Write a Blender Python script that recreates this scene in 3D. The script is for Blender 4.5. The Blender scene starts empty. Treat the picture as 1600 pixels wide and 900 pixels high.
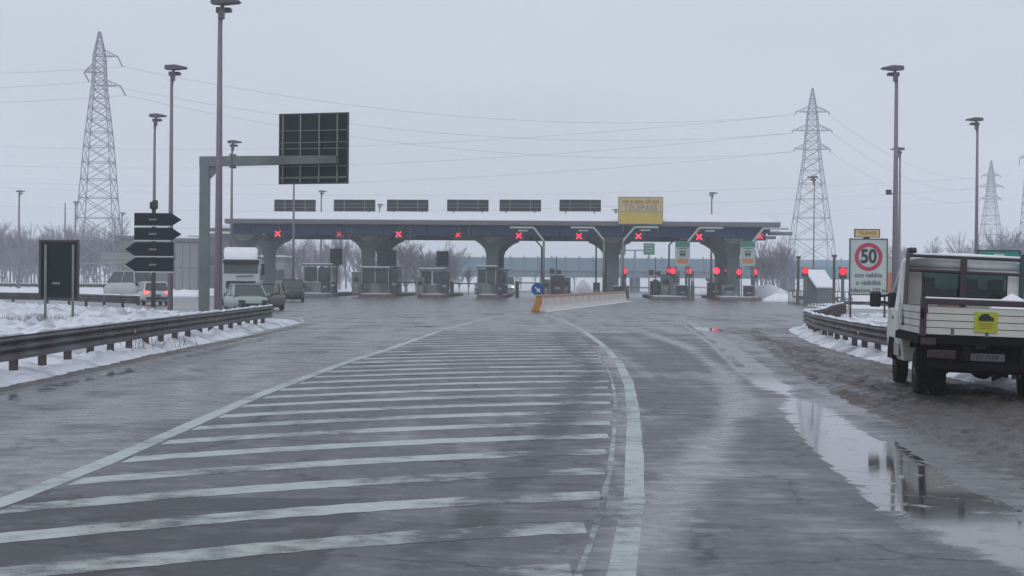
import bpy, bmesh, math, random
from mathutils import Vector, Matrix, noise
random.seed(7)
S = bpy.context.scene
COL = S.collection
R = math.radians
# ------------------------------------------------------------------ camera
F = 2800.0; EYE = 1.7; ROLL = 0.00785
cam = bpy.data.cameras.new('camera'); co = bpy.data.objects.new('camera', cam); COL.objects.link(co)
cam.sensor_width = 36; cam.lens = 36 * F / 1600; cam.clip_start = 0.1; cam.clip_end = 6000
co.matrix_world = Matrix.Translation((0, 0, EYE)) @ Matrix.Rotation(R(90) - math.atan(10 / F), 4, 'X') @ Matrix.Rotation(ROLL, 4, 'Z')
S.camera = co
# ------------------------------------------------------------------ world, sun, exposure
W = bpy.data.worlds.new('World'); S.world = W; W.use_nodes = True
nt = W.node_tree; nt.nodes.clear()
sky = nt.nodes.new('ShaderNodeTexSky'); sky.sky_type = 'NISHITA'; sky.sun_disc = False
sky.sun_elevation = R(48); sky.sun_rotation = R(200); sky.dust_density = 5.0; sky.air_density = 1.0
hs = nt.nodes.new('ShaderNodeHueSaturation'); hs.inputs['Saturation'].default_value = 0.3
mx = nt.nodes.new('ShaderNodeMix'); mx.data_type = 'RGBA'; mx.inputs[0].default_value = 0.86
mx.inputs[7].default_value = (6.1, 6.6, 7.65, 1)
bg = nt.nodes.new('ShaderNodeBackground'); bg.inputs['Strength'].default_value = 0.1
wo = nt.nodes.new('ShaderNodeOutputWorld')
nt.links.new(sky.outputs[0], hs.inputs['Color']); nt.links.new(hs.outputs[0], mx.inputs[6])
wtc = nt.nodes.new('ShaderNodeTexCoord'); wmp = nt.nodes.new('ShaderNodeMapping'); wmp.inputs['Scale'].default_value = (1, 1, 3.5)
wnz = nt.nodes.new('ShaderNodeTexNoise'); wnz.inputs['Scale'].default_value = 3.2; wnz.inputs['Detail'].default_value = 5
nt.links.new(wtc.outputs['Generated'], wmp.inputs[0]); nt.links.new(wmp.outputs[0], wnz.inputs['Vector'])
wcr = nt.nodes.new('ShaderNodeMapRange'); wcr.inputs[1].default_value = .3; wcr.inputs[2].default_value = .7; wcr.inputs[3].default_value = .095; wcr.inputs[4].default_value = .105
nt.links.new(wnz.outputs['Fac'], wcr.inputs[0]); wsx = nt.nodes.new('ShaderNodeSeparateXYZ'); nt.links.new(wtc.outputs['Generated'], wsx.inputs[0])
wgr = nt.nodes.new('ShaderNodeMapRange'); wgr.interpolation_type = 'SMOOTHSTEP'; wgr.inputs[1].default_value = 0; wgr.inputs[2].default_value = .35; wgr.inputs[3].default_value = 1.12; wgr.inputs[4].default_value = 1.0
wmu = nt.nodes.new('ShaderNodeMath'); wmu.operation = 'MULTIPLY'; nt.links.new(wsx.outputs[2], wgr.inputs[0]); nt.links.new(wgr.outputs[0], wmu.inputs[0]); nt.links.new(wcr.outputs[0], wmu.inputs[1])
nt.links.new(wmu.outputs[0], bg.inputs['Strength'])
nt.links.new(mx.outputs[2], bg.inputs[0]); nt.links.new(bg.outputs[0], wo.inputs[0])
sl = bpy.data.lights.new('sun', 'SUN'); sl.energy = 0.5; sl.angle = R(25); sl.color = (1, .97, .93)
so = bpy.data.objects.new('sun', sl); COL.objects.link(so)
so.rotation_euler = (R(90 - 48), 0, R(180 - 200)); so.location = (0, -20, 60)
S.view_settings.view_transform = 'Standard'; S.view_settings.look = 'None'
S.view_settings.exposure = 0; S.view_settings.gamma = 1
S.cycles.volume_bounces = 2

# ------------------------------------------------------------------ helpers
def hz(px): return 440 + (px - 800) * ROLL
def X(px, Z): return (px - 800) / F * Z
def H(px, py, Z): return EYE + (hz(px) - py) * Z / F
def gp(px, py, h=0.0):
    Z = (EYE - h) * F / (py - hz(px)); return (X(px, Z), Z)

class MB:
    def __init__(s): s.v = []; s.f = []
    def box(s, c, d, rz=0, top=1.0):
        n = len(s.v); cr, sr = math.cos(rz), math.sin(rz)
        for k in (-1, 1):
            q = top if k == 1 else 1
            for i, j in ((-1, -1), (1, -1), (1, 1), (-1, 1)):
                x, y = i * d[0] / 2 * q, j * d[1] / 2 * q
                s.v.append((c[0] + x * cr - y * sr, c[1] + x * sr + y * cr, c[2] + k * d[2] / 2))
        s.f += [(n+3, n+2, n+1, n), (n+4, n+5, n+6, n+7)] + [(n+i, n+(i+1) % 4, n+4+(i+1) % 4, n+4+i) for i in range(4)]
        return s
    def bar(s, a, b, r0, r1=None, n=6, caps=True):
        r1 = r0 if r1 is None else r1
        a = Vector(a); b = Vector(b); d = (b - a)
        if d.length < 1e-6: return s
        d.normalize(); u = d.cross(Vector((0, 0, 1)) if abs(d.z) < .9 else Vector((1, 0, 0))).normalized(); w = d.cross(u)
        k = len(s.v)
        for p, r in ((a, r0), (b, r1)):
            for i in range(n):
                t = 2 * math.pi * (i + .5) / n
                s.v.append(tuple(p + u * math.cos(t) * r + w * math.sin(t) * r))
        s.f += [(k+i, k+(i+1) % n, k+n+(i+1) % n, k+n+i) for i in range(n)]
        if caps: s.f += [tuple(k+n-1-i for i in range(n)), tuple(k+n+i for i in range(n))]
        return s
    def prism(s, poly, a, b, axis='y'):
        """poly in the plane across axis; y: (x,z); x: (y,z); z: (x,y)"""
        k = len(s.v); n = len(poly)
        for t in (a, b):
            for p, q in poly:
                s.v.append({'y': (p, t, q), 'x': (t, p, q), 'z': (p, q, t)}[axis])
        s.f += [(k+i, k+(i+1) % n, k+n+(i+1) % n, k+n+i) for i in range(n)]
        s.f += [tuple(k+n-1-i for i in range(n)), tuple(k+n+i for i in range(n))]
        return s
    def ring(s, rings, closed=True, cap=True):
        k = len(s.v); n = len(rings[0])
        for r in rings: s.v += [tuple(p) for p in r]
        for j in range(len(rings) - 1):
            for i in range(n if closed else n - 1):
                s.f.append((k+j*n+i, k+j*n+(i+1) % n, k+(j+1)*n+(i+1) % n, k+(j+1)*n+i))
        if cap: s.f += [tuple(k+n-1-i for i in range(n)), tuple(k+(len(rings)-1)*n+i for i in range(n))]
        return s
    def quad(s, *p):
        k = len(s.v); s.v += [tuple(q) for q in p]; s.f.append(tuple(range(k, k + len(p)))); return s
    def mesh(s, name, m, smooth=False, fix=True):
        me = bpy.data.meshes.new(name); me.from_pydata(s.v, [], s.f)
        if fix:
            bm = bmesh.new(); bm.from_mesh(me); bmesh.ops.recalc_face_normals(bm, faces=bm.faces); bm.to_mesh(me); bm.free()
        if m: me.materials.append(m)
        if smooth:
            for p in me.polygons: p.use_smooth = True
        me.update(); return me
    def build(s, name, m, parent=None, smooth=False, bevel=0, loc=None, fix=True):
        o = bpy.data.objects.new(name, s.mesh(name, m, smooth, fix)); COL.objects.link(o)
        if parent: o.parent = parent
        if loc: o.location = loc
        if bevel:
            b = o.modifiers.new('bevel', 'BEVEL'); b.width = bevel; b.segments = 2; b.limit_method = 'ANGLE'
        return o

def link(name, me, parent=None, loc=(0, 0, 0), rz=0):
    o = bpy.data.objects.new(name, me); COL.objects.link(o); o.location = loc; o.rotation_euler = (0, 0, rz)
    if parent: o.parent = parent
    return o
def tag(o, label, cat, group=None, kind=None):
    if label: o['label'] = label
    if cat: o['category'] = cat
    if group: o['group'] = group
    if kind: o['kind'] = kind
    return o
def thing(name, label, cat, loc=(0, 0, 0), rz=0, group=None):
    o = bpy.data.objects.new(name, None); COL.objects.link(o); o.location = loc; o.rotation_euler = (0, 0, rz)
    o.empty_display_size = .3
    return tag(o, label, cat, group)
def struct(o): o['kind'] = 'structure'; return o
def copy_tree(o, parent=None, loc=None, rz=None, label=None):
    c = o.copy(); COL.objects.link(c); c.parent = parent
    if loc is not None: c.location = loc
    if rz is not None: c.rotation_euler = (0, 0, rz)
    if label: c['label'] = label
    for ch in list(o.children): copy_tree(ch, c)
    return c
def text(name, s, size, m, parent, loc, rot=(R(90), 0, 0), align='CENTER', ext=0.004, sx=1.0, bold=0.0):
    cu = bpy.data.curves.new(name, 'FONT'); cu.body = s; cu.size = size; cu.align_x = align; cu.align_y = 'CENTER'
    cu.extrude = ext; cu.offset = bold
    t = bpy.data.objects.new('tmp', cu); COL.objects.link(t)
    bpy.context.view_layer.update()
    me = bpy.data.meshes.new_from_object(t.evaluated_get(bpy.context.evaluated_depsgraph_get()))
    bpy.data.objects.remove(t); me.materials.clear(); me.materials.append(m); me.name = name
    o = bpy.data.objects.new(name, me); COL.objects.link(o); o.parent = parent; o.location = loc; o.rotation_euler = rot
    o.scale = (sx, 1, 1); return o

# ------------------------------------------------------------------ materials
def nodes(m): return m.node_tree.nodes, m.node_tree.links
def mat(name, col, rough=.6, metal=0, var=.25, scale=3.0, bump=0, dirt=None, dirtamt=.5, spec=.5, emit=None, es=0, bscale=None):
    m = bpy.data.materials.new(name); m.use_nodes = True; N, L = nodes(m); b = N['Principled BSDF']
    b.inputs['Roughness'].default_value = rough; b.inputs['Metallic'].default_value = metal
    b.inputs['Specular IOR Level'].default_value = spec
    tc = N.new('ShaderNodeTexCoord'); nz = N.new('ShaderNodeTexNoise'); nz.inputs['Scale'].default_value = scale
    nz.inputs['Detail'].default_value = 6; nz.inputs['Roughness'].default_value = .65
    L.new(tc.outputs['Object'], nz.inputs['Vector'])
    cr = N.new('ShaderNodeValToRGB'); cr.color_ramp.elements[0].position = .3; cr.color_ramp.elements[1].position = .7
    a = [max(0, c * (1 - var)) for c in col]; z = [min(1, c * (1 + var)) for c in col]
    cr.color_ramp.elements[0].color = (*a, 1); cr.color_ramp.elements[1].color = (*z, 1)
    L.new(nz.outputs['Fac'], cr.inputs[0]); out = cr.outputs[0]
    if dirt:
        n2 = N.new('ShaderNodeTexNoise'); n2.inputs['Scale'].default_value = scale * .6; n2.inputs['Detail'].default_value = 8
        mp = N.new('ShaderNodeMapping'); mp.inputs['Location'].default_value = (5, 3, 1); mp.inputs['Scale'].default_value = (1, 1, .35)
        L.new(tc.outputs['Object'], mp.inputs[0]); L.new(mp.outputs[0], n2.inputs['Vector'])
        mr = N.new('ShaderNodeMapRange'); mr.inputs[1].default_value = .62 - dirtamt * .4; mr.inputs[2].default_value = .75 - dirtamt * .2
        L.new(n2.outputs['Fac'], mr.inputs[0])
        mi = N.new('ShaderNodeMix'); mi.data_type = 'RGBA'; L.new(mr.outputs[0], mi.inputs[0]); L.new(out, mi.inputs[6]); mi.inputs[7].default_value = (*dirt, 1)
        out = mi.outputs[2]
    L.new(out, b.inputs['Base Color'])
    if bump:
        n3 = N.new('ShaderNodeTexNoise'); n3.inputs['Scale'].default_value = bscale or scale * 6; n3.inputs['Detail'].default_value = 5
        L.new(tc.outputs['Object'], n3.inputs['Vector'])
        bp = N.new('ShaderNodeBump'); bp.inputs['Strength'].default_value = bump; bp.inputs['Distance'].default_value = .03
        L.new(n3.outputs['Fac'], bp.inputs['Height']); L.new(bp.outputs[0], b.inputs['Normal'])
    if emit:
        b.inputs['Emission Color'].default_value = (*emit, 1); b.inputs['Emission Strength'].default_value = es
    return m
def glassmat(name, col=(.02, .03, .03), rough=.05):
    m = mat(name, col, rough, 0, .1); return m
def clearglass(name, tint=(.75, .85, .82)):
    m = bpy.data.materials.new(name); m.use_nodes = True; N, L = nodes(m); b = N['Principled BSDF']
    g = N.new('ShaderNodeBsdfGlossy'); g.inputs['Roughness'].default_value = .03
    t = N.new('ShaderNodeBsdfTransparent'); t.inputs[0].default_value = (*tint, 1)
    fr = N.new('ShaderNodeFresnel'); ms = N.new('ShaderNodeMixShader'); N.remove(b)
    L.new(fr.outputs[0], ms.inputs[0]); L.new(t.outputs[0], ms.inputs[1]); L.new(g.outputs[0], ms.inputs[2])
    L.new(ms.outputs[0], N['Material Output'].inputs[0]); return m

M = {}
M['snow'] = mat('snow', (.72, .75, .81), .75, 0, .14, 1.1, bump=1.0, bscale=4.5, dirt=(.30, .30, .34), dirtamt=.34)
M['snow_clean'] = mat('snow_clean', (.8, .82, .87), .75, 0, .05, 1.5, bump=.5, bscale=6)
M['steel'] = mat('galvanised_steel', (.16, .17, .18), .55, .25, .25, 2, dirt=(.07, .06, .055), dirtamt=.5)
M['rail'] = mat('guardrail_steel', (.115, .12, .125), .55, .2, .3, 1.3, dirt=(.055, .045, .042), dirtamt=.7)
M['post'] = mat('post_rust', (.07, .055, .055), .75, .1, .3, 5)
M['mast'] = mat('mast_paint', (.20, .165, .20), .6, .1, .15, 1)
M['lamp'] = mat('lamp_grey', (.09, .095, .105), .5, .1, .2, 2)
M['lattice'] = mat('lattice_steel', (.27, .28, .35), .6, .2, .15, 1)  # steel lightened: part of the distance haze is in the colour
M['wire'] = mat('cable', (.42, .43, .5), .6)  # paled so far cables fade as in mist
M['gantry'] = mat('gantry_steel', (.14, .165, .17), .5, .2, .2, .7, dirt=(.09, .1, .1), dirtamt=.4)
M['signback'] = mat('sign_back', (.008, .014, .022), .6, .0, .25, 1.2, spec=.15)
M['signrib'] = mat('sign_rib', (.15, .20, .18), .5, .2, .2, 2)
M['signedge'] = mat('sign_edge', (.05, .035, .05), .5)
M['fascia'] = mat('fascia', (.15, .15, .18), .5, 0, .15, .5)
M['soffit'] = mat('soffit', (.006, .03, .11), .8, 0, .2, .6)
M['column'] = mat('column_concrete', (.13, .16, .17), .8, 0, .2, .8, dirt=(.07, .08, .085), dirtamt=.5)
M['columncap'] = mat('column_cap', (.3, .36, .34), .7)
M['boothwall'] = mat('booth_panel', (.15, .185, .185), .6, 0, .3, 2, dirt=(.06, .065, .07))
M['boothlight'] = mat('booth_pale', (.3, .33, .33), .6, 0, .15, 2)
M['boothglass'] = mat('booth_glass', (.03, .045, .05), .1)
M['boothdark'] = mat('booth_dark', (.035, .035, .055), .6, 0, .3, 2)
M['kerb'] = mat('kerb_red', (.16, .1, .11), .7, 0, .3, 2)
M['kerbgrey'] = mat('kerb_grey', (.17, .17, .18), .8, 0, .25, 2)
M['red'] = mat('red_light', (.6, .01, .03), .4, emit=(1, .03, .08), es=1.9)
M['redmid'] = mat('red_light_mid', (.5, .01, .03), .4, emit=(1, .03, .07), es=1.2)
M['redsoft'] = mat('red_lens', (.4, .01, .02), .4, emit=(1, .03, .07), es=.75)
M['warm'] = mat('lit_headlamp', (.9, .6, .4), .3, emit=(1, .5, .28), es=5)
M['whitelight'] = mat('lit_lamp', (.9, .8, .7), .3, emit=(1, .85, .65), es=2)
M['tail'] = mat('tail_red', (.3, .02, .02), .3, emit=(1, .12, .1), es=2.5)
M['taildull'] = mat('tail_dull', (.035, .010, .012), .3)
M['yellow'] = mat('sign_yellow', (.62, .45, .09), .5, 0, .06, .5)
M['yellowpale'] = mat('sign_yellow_pale', (.60, .46, .22), .5, 0, .05, .5)
M['ochretext'] = mat('ochre_text', (.33, .16, .03), .5)
M['greytext'] = mat('grey_text', (.25, .26, .27), .5)
M['green'] = mat('sign_green', (.02, .22, .16), .5, 0, .15)
M['orange'] = mat('sign_orange', (.55, .2, .07), .5, 0, .1)
M['signwhite'] = mat('sign_white', (.4, .47, .44), .5, 0, .05, 1)
M['signred'] = mat('sign_red', (.38, .02, .07), .5, 0, .1)
M['ink'] = mat('ink', (.015, .018, .03), .5)
M['blue'] = mat('sign_blue', (.012, .07, .3), .45, 0, .1)
M['barrier'] = mat('barrier_plastic', (.62, .58, .54), .55, 0, .1, 1, dirt=(.38, .3, .24), dirtamt=.3)
M['barriertop'] = mat('barrier_top', (.55, .27, .16), .6, 0, .2, 2)
M['barrierorange'] = mat('barrier_orange', (.45, .2, .03), .6, 0, .25, 3)
M['truckwhite'] = mat('truck_white', (.68, .72, .70), .35, 0, .06, 1, dirt=(.3, .3, .28), dirtamt=.4)
M['boards'] = mat('dropside_alu', (.56, .56, .5), .45, .1, .08, 1.5, dirt=(.24, .22, .2), dirtamt=.4)
M['boardsdark'] = mat('dropside_groove', (.12, .11, .12), .6)
M['chassis'] = mat('chassis', (.008, .008, .010), .9, 0, .3, 4, spec=.1)
M['rack'] = mat('rack_maroon', (.042, .026, .034), .5, 0, .25, 5)
M['rackgreen'] = mat('rack_green', (.02, .05, .055), .5)
M['tyre'] = mat('tyre', (.010, .010, .012), .9, 0, .25, 8, dirt=(.03, .027, .026), dirtamt=.3, spec=.15)
M['rim'] = mat('rim', (.13, .13, .13), .5, .4)
M['glass'] = clearglass('cab_glass', (.45, .6, .57))
M['darkglass'] = glassmat('dark_glass')
M['carglass'] = glassmat('car_glass', (.05, .07, .07), .08)
M['plastic'] = mat('black_plastic', (.015, .015, .018), .5)
M['seat'] = mat('seat', (.02, .022, .028), .9)
M['lime'] = mat('lime_sticker', (.38, .42, .02), .6, 0, .1)
M['plate'] = mat('plate', (.08, .08, .085), .5)
M['silver'] = mat('car_silver', (.3, .36, .35), .3, .2, .06, 1)
M['carwhite'] = mat('car_white', (.5, .54, .55), .35, 0, .06, 1)
M['cardark'] = mat('car_dark', (.02, .02, .03), .35, 0, .1)
M['cargrey'] = mat('car_grey', (.13, .15, .16), .35, 0, .1)
M['building'] = mat('building_grey', (.14, .14, .155), .8, 0, .15, .3)
M['building2'] = mat('building_pale', (.25, .27, .275), .8, 0, .12, .6, dirt=(.19, .2, .2), dirtamt=.5)
M['window'] = mat('window_dark', (.05, .06, .07), .3)
M['bark'] = mat('bark', (.26, .25, .29), .9, 0, .25, 4)  # bark paled and blued, mist on the far trees painted in
M['overpass'] = mat('overpass_concrete', (.2, .25, .3), .8, 0, .12, .2)  # pale bluish tone carries distance haze the thin volume leaves out
M['noisewall'] = mat('noise_wall', (.21, .30, .38), .7, 0, .12, .15)  # wall colour includes painted haze, paler than the panels themselves
M['teal'] = mat('noise_wall_teal', (.06, .22, .26), .7, 0, .1, .15)
M['twig'] = mat('twig', (.12, .085, .075), .9)

def paintmat():
    m = bpy.data.materials.new('road_paint'); m.use_nodes = True; N, L = nodes(m); b = N['Principled BSDF']
    tc = N.new('ShaderNodeTexCoord'); n1 = N.new('ShaderNodeTexNoise'); n1.inputs['Scale'].default_value = 4.5; n1.inputs['Detail'].default_value = 10; n1.inputs['Roughness'].default_value = .78
    L.new(tc.outputs['Object'], n1.inputs['Vector'])
    n2 = N.new('ShaderNodeTexNoise'); n2.inputs['Scale'].default_value = .6; n2.inputs['Detail'].default_value = 3; L.new(tc.outputs['Object'], n2.inputs['Vector'])
    ad = N.new('ShaderNodeMath'); ad.operation = 'MULTIPLY_ADD'; L.new(n2.outputs['Fac'], ad.inputs[0]); ad.inputs[1].default_value = .45; L.new(n1.outputs['Fac'], ad.inputs[2])
    mr = N.new('ShaderNodeMapRange'); mr.inputs[1].default_value = .74; mr.inputs[2].default_value = .96
    wt = N.new('ShaderNodeAttribute'); wt.attribute_name = 'wear'
    wa = N.new('ShaderNodeMath'); wa.operation = 'ADD'; L.new(wt.outputs['Fac'], wa.inputs[0]); L.new(ad.outputs[0], wa.inputs[1]); L.new(wa.outputs[0], mr.inputs[0])
    n3 = N.new('ShaderNodeTexNoise'); n3.inputs['Scale'].default_value = 9; n3.inputs['Detail'].default_value = 9; n3.inputs['Roughness'].default_value = .8; L.new(tc.outputs['Object'], n3.inputs['Vector'])
    c = N.new('ShaderNodeValToRGB'); c.color_ramp.elements[0].color = (.30, .34, .33, 1); c.color_ramp.elements[1].color = (.50, .56, .53, 1)
    c.color_ramp.elements[0].position = .3; c.color_ramp.elements[1].position = .6
    L.new(n3.outputs['Fac'], c.inputs[0])
    mi = N.new('ShaderNodeMix'); mi.data_type = 'RGBA'; L.new(mr.outputs[0], mi.inputs[0]); L.new(c.outputs[0], mi.inputs[6]); mi.inputs[7].default_value = (.06, .06, .068, 1)
    L.new(mi.outputs[2], b.inputs['Base Color']); b.inputs['Roughness'].default_value = .5
    return m
M['paint'] = paintmat()

def roadmat():
    m = bpy.data.materials.new('wet_asphalt'); m.use_nodes = True; N, L = nodes(m); b = N['Principled BSDF']
    def noi(scale, det=6, ro=.6, sc=None, loc=(0, 0, 0)):
        n = N.new('ShaderNodeTexNoise'); n.inputs['Scale'].default_value = scale; n.inputs['Detail'].default_value = det; n.inputs['Roughness'].default_value = ro
        if sc or loc != (0, 0, 0):
            mp = N.new('ShaderNodeMapping'); mp.inputs['Scale'].default_value = sc or (1, 1, 1); mp.inputs['Location'].default_value = loc
            L.new(tc.outputs['Object'], mp.inputs[0]); L.new(mp.outputs[0], n.inputs['Vector'])
        else: L.new(tc.outputs['Object'], n.inputs['Vector'])
        return n.outputs['Fac']
    def math_(op, a, b_, c=None):
        n = N.new('ShaderNodeMath'); n.operation = op
        for i, v in enumerate((a, b_, c)):
            if v is None: continue
            if isinstance(v, (int, float)): n.inputs[i].default_value = v
            else: L.new(v, n.inputs[i])
        return n.outputs[0]
    def rng(v, a, z, lo=0, hi=1):
        n = N.new('ShaderNodeMapRange'); n.interpolation_type = 'SMOOTHSTEP'
        for i, q in ((1, a), (2, z), (3, lo), (4, hi)): n.inputs[i].default_value = q
        L.new(v, n.inputs[0]); return n.outputs[0]
    def mixc(f, a, c):
        n = N.new('ShaderNodeMix'); n.data_type = 'RGBA'
        L.new(f, n.inputs[0])
        for i, v in ((6, a), (7, c)):
            if isinstance(v, tuple): n.inputs[i].default_value = (*v, 1)
            else: L.new(v, n.inputs[i])
        return n.outputs[2]
    tc = N.new('ShaderNodeTexCoord')
    at = N.new('ShaderNodeAttribute'); at.attribute_name = 'mask'
    sp = N.new('ShaderNodeSeparateColor'); L.new(at.outputs['Color'], sp.inputs[0])
    wet, dirty, pud = sp.outputs[0], sp.outputs[1], sp.outputs[2]
    big = noi(.35, 7, .62); mid = noi(1.7, 7, .65, sc=(.75, 1.3, 1)); fine = noi(20, 6, .8); grain = noi(75, 3, .8)
    tracks = noi(1.3, 5, .55, sc=(1, .05, 1), loc=(3, 0, 0))
    w = math_('ADD', math_('MULTIPLY', big, .7), math_('MULTIPLY', mid, .3))
    streak = noi(2.6, 8, .75, sc=(.45, 1.2, 1), loc=(7, 1, 0))
    w = math_('ADD', w, math_('MULTIPLY_ADD', tracks, .5, -.25))
    w = math_('ADD', w, math_('MULTIPLY_ADD', streak, .4, -.2))
    w = math_('ADD', w, math_('MULTIPLY_ADD', wet, .5, -.25))
    film = rng(w, .38, .64)
    pat = noi(2.2, 9, .74, sc=(.8, 1.1, 1), loc=(11, 4, 0))
    pat2 = noi(6.5, 7, .72, loc=(1, 14, 0))
    slk = math_('ADD', math_('MULTIPLY', pat, .7), math_('MULTIPLY', pat2, .3))
    slk = rng(math_('ADD', slk, math_('MULTIPLY_ADD', wet, .16, -.08)), .49, .60)
    p = math_('ADD', math_('MULTIPLY', mid, .42), math_('MULTIPLY', big, .18))
    p = math_('ADD', p, math_('MULTIPLY_ADD', noi(5, 8, .75, loc=(2, 5, 1)), .5, -.25))
    p = math_('ADD', p, pud); puddle = rng(p, .70, .84)
    # colour
    tone = rng(noi(3.1, 8, .7), .3, .7)
    base = mixc(tone, (.062, .066, .076), (.12, .126, .138))
    base = mixc(rng(fine, .35, .7), base, (.115, .12, .132))
    base = mixc(math_('MULTIPLY', rng(grain, .50, .60), .5), base, (.018, .018, .022))
    base = mixc(math_('MULTIPLY', rng(noi(50, 3, .8, loc=(3, 3, 3)), .56, .66), .5), base, (.17, .175, .185))
    base = mixc(math_('MULTIPLY', film, .35), base, (.10, .104, .118))
    base = mixc(math_('MULTIPLY', slk, .45), base, (.18, .185, .205))
    dk = rng(math_('ADD', math_('MULTIPLY', noi(1.3, 8, .7, loc=(9, 2, 0)), 1.0), math_('MULTIPLY_ADD', dirty, .55, -.3)), .5, .62)
    base = mixc(math_('MULTIPLY', dk, .75), base, (.022, .024, .028))
    # cracks
    vo = N.new('ShaderNodeTexVoronoi'); vo.feature = 'DISTANCE_TO_EDGE'; vo.inputs['Scale'].default_value = .62
    mpv = N.new('ShaderNodeMapping'); mpv.inputs['Location'].default_value = (1.3, 2.1, 0)
    va = N.new('ShaderNodeVectorMath'); va.operation = 'MULTIPLY_ADD'
    nzc = N.new('ShaderNodeTexNoise'); nzc.inputs['Scale'].default_value = 4.5; nzc.inputs['Detail'].default_value = 5
    L.new(tc.outputs['Object'], nzc.inputs['Vector']); L.new(nzc.outputs['Color'], va.inputs[0]); va.inputs[1].default_value = (.55, .55, 0); L.new(tc.outputs['Object'], va.inputs[2])
    L.new(va.outputs[0], vo.inputs['Vector'])
    crk = math_('MULTIPLY', rng(vo.outputs['Distance'], .0, .035, 1, 0), rng(noi(.5, 3, .5, loc=(4, 7, 0)), .42, .5, .45, 1))
    base = mixc(math_('MULTIPLY', crk, .85), base, (.012, .012, .013))
    mudn = noi(2.3, 9, .72, loc=(2, 9, 0))
    mud = rng(math_('ADD', math_('MULTIPLY', mudn, .9), at.outputs['Alpha']), .86, .96)
    mudc = mixc(rng(noi(5.5, 7, .7, loc=(1, 1, 4)), .35, .65), (.03, .025, .024), (.09, .07, .06))
    mudc = mixc(rng(noi(3.4, 8, .7, loc=(8, 3, 2)), .60, .70), mudc, (.3, .29, .29))
    base = mixc(math_('MULTIPLY', mud, .9), base, mudc)
    pslush = math_('MULTIPLY', rng(math_('ADD', noi(3.2, 9, .75, loc=(6, 6, 1)), math_('MULTIPLY', puddle, -.06)), .50, .58), puddle)
    base = mixc(puddle, base, (.05, .05, .055))
    base = mixc(math_('MULTIPLY', pslush, .8), base, (.33, .34, .37))
    L.new(base, b.inputs['Base Color'])
    ro = math_('MULTIPLY_ADD', film, -.27, .46)
    ro = math_('MULTIPLY_ADD', mud, .12, ro)
    ro = math_('MULTIPLY_ADD', slk, -.10, ro)
    ro = math_('MULTIPLY_ADD', fine, .1, ro)
    inv = math_('SUBTRACT', 1, puddle)
    ro = math_('MULTIPLY_ADD', ro, inv, .05)
    ro = math_('MULTIPLY_ADD', pslush, .4, ro)
    L.new(ro, b.inputs['Roughness'])
    bp = N.new('ShaderNodeBump'); bp.inputs['Distance'].default_value = .006
    L.new(math_('MULTIPLY', inv, math_('MULTIPLY_ADD', film, -.35, .6)), bp.inputs['Strength']); L.new(fine, bp.inputs['Height'])
    b2 = N.new('ShaderNodeBump'); b2.inputs['Distance'].default_value = .02
    L.new(math_('MULTIPLY_ADD', inv, .2, .016), b2.inputs['Strength']); L.new(mid, b2.inputs['Height']); L.new(bp.outputs[0], b2.inputs['Normal'])
    L.new(b2.outputs[0], b.inputs['Normal'])
    return m
M['road'] = roadmat()
def mudmat():
    m = bpy.data.materials.new('brown_slush'); m.use_nodes = True; N, L = nodes(m); b = N['Principled BSDF']; tc = N.new('ShaderNodeTexCoord')
    def noi(sc, det, loc):
        mp = N.new('ShaderNodeMapping'); mp.inputs['Location'].default_value = loc; n = N.new('ShaderNodeTexNoise'); n.inputs['Scale'].default_value = sc; n.inputs['Detail'].default_value = det; n.inputs['Roughness'].default_value = .7
        L.new(tc.outputs['Object'], mp.inputs[0]); L.new(mp.outputs[0], n.inputs['Vector']); return n.outputs['Fac']
    def rng(v, a, z, lo=0, hi=1):
        n = N.new('ShaderNodeMapRange'); n.inputs[1].default_value = a; n.inputs[2].default_value = z; n.inputs[3].default_value = lo; n.inputs[4].default_value = hi; L.new(v, n.inputs[0]); return n.outputs[0]
    def mixc(f, a, c):
        n = N.new('ShaderNodeMix'); n.data_type = 'RGBA'; L.new(f, n.inputs[0])
        for i, v in ((6, a), (7, c)):
            if isinstance(v, tuple): n.inputs[i].default_value = (*v, 1)
            else: L.new(v, n.inputs[i])
        return n.outputs[2]
    a = noi(4.5, 9, (0, 0, 0)); c = noi(1.7, 6, (5, 2, 0)); d = noi(6, 9, (3, 8, 1))
    for l_ in list(c.node.inputs['Vector'].links): l_.from_node.inputs['Scale'].default_value = (1, .09, 1)
    col = mixc(rng(a, .4, .6), (.024, .020, .019), (.085, .060, .048)); col = mixc(rng(c, .45, .6), col, (.034, .032, .036)); col = mixc(rng(d, .64, .72), col, (.24, .23, .235))
    L.new(col, b.inputs['Base Color']); L.new(rng(c, .4, .6, .55, .22), b.inputs['Roughness'])
    bp = N.new('ShaderNodeBump'); bp.inputs['Strength'].default_value = 1; bp.inputs['Distance'].default_value = .05; L.new(a, bp.inputs['Height']); L.new(bp.outputs[0], b.inputs['Normal'])
    return m
M['mud'] = mudmat()

# ------------------------------------------------------------------ ground and road
g = MB(); g.quad((-1600, -60, -.06), (1600, -60, -.06), (1600, 1600, -.06), (-1600, 1600, -.06))
struct(g.build('ground', M['snow']))

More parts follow.
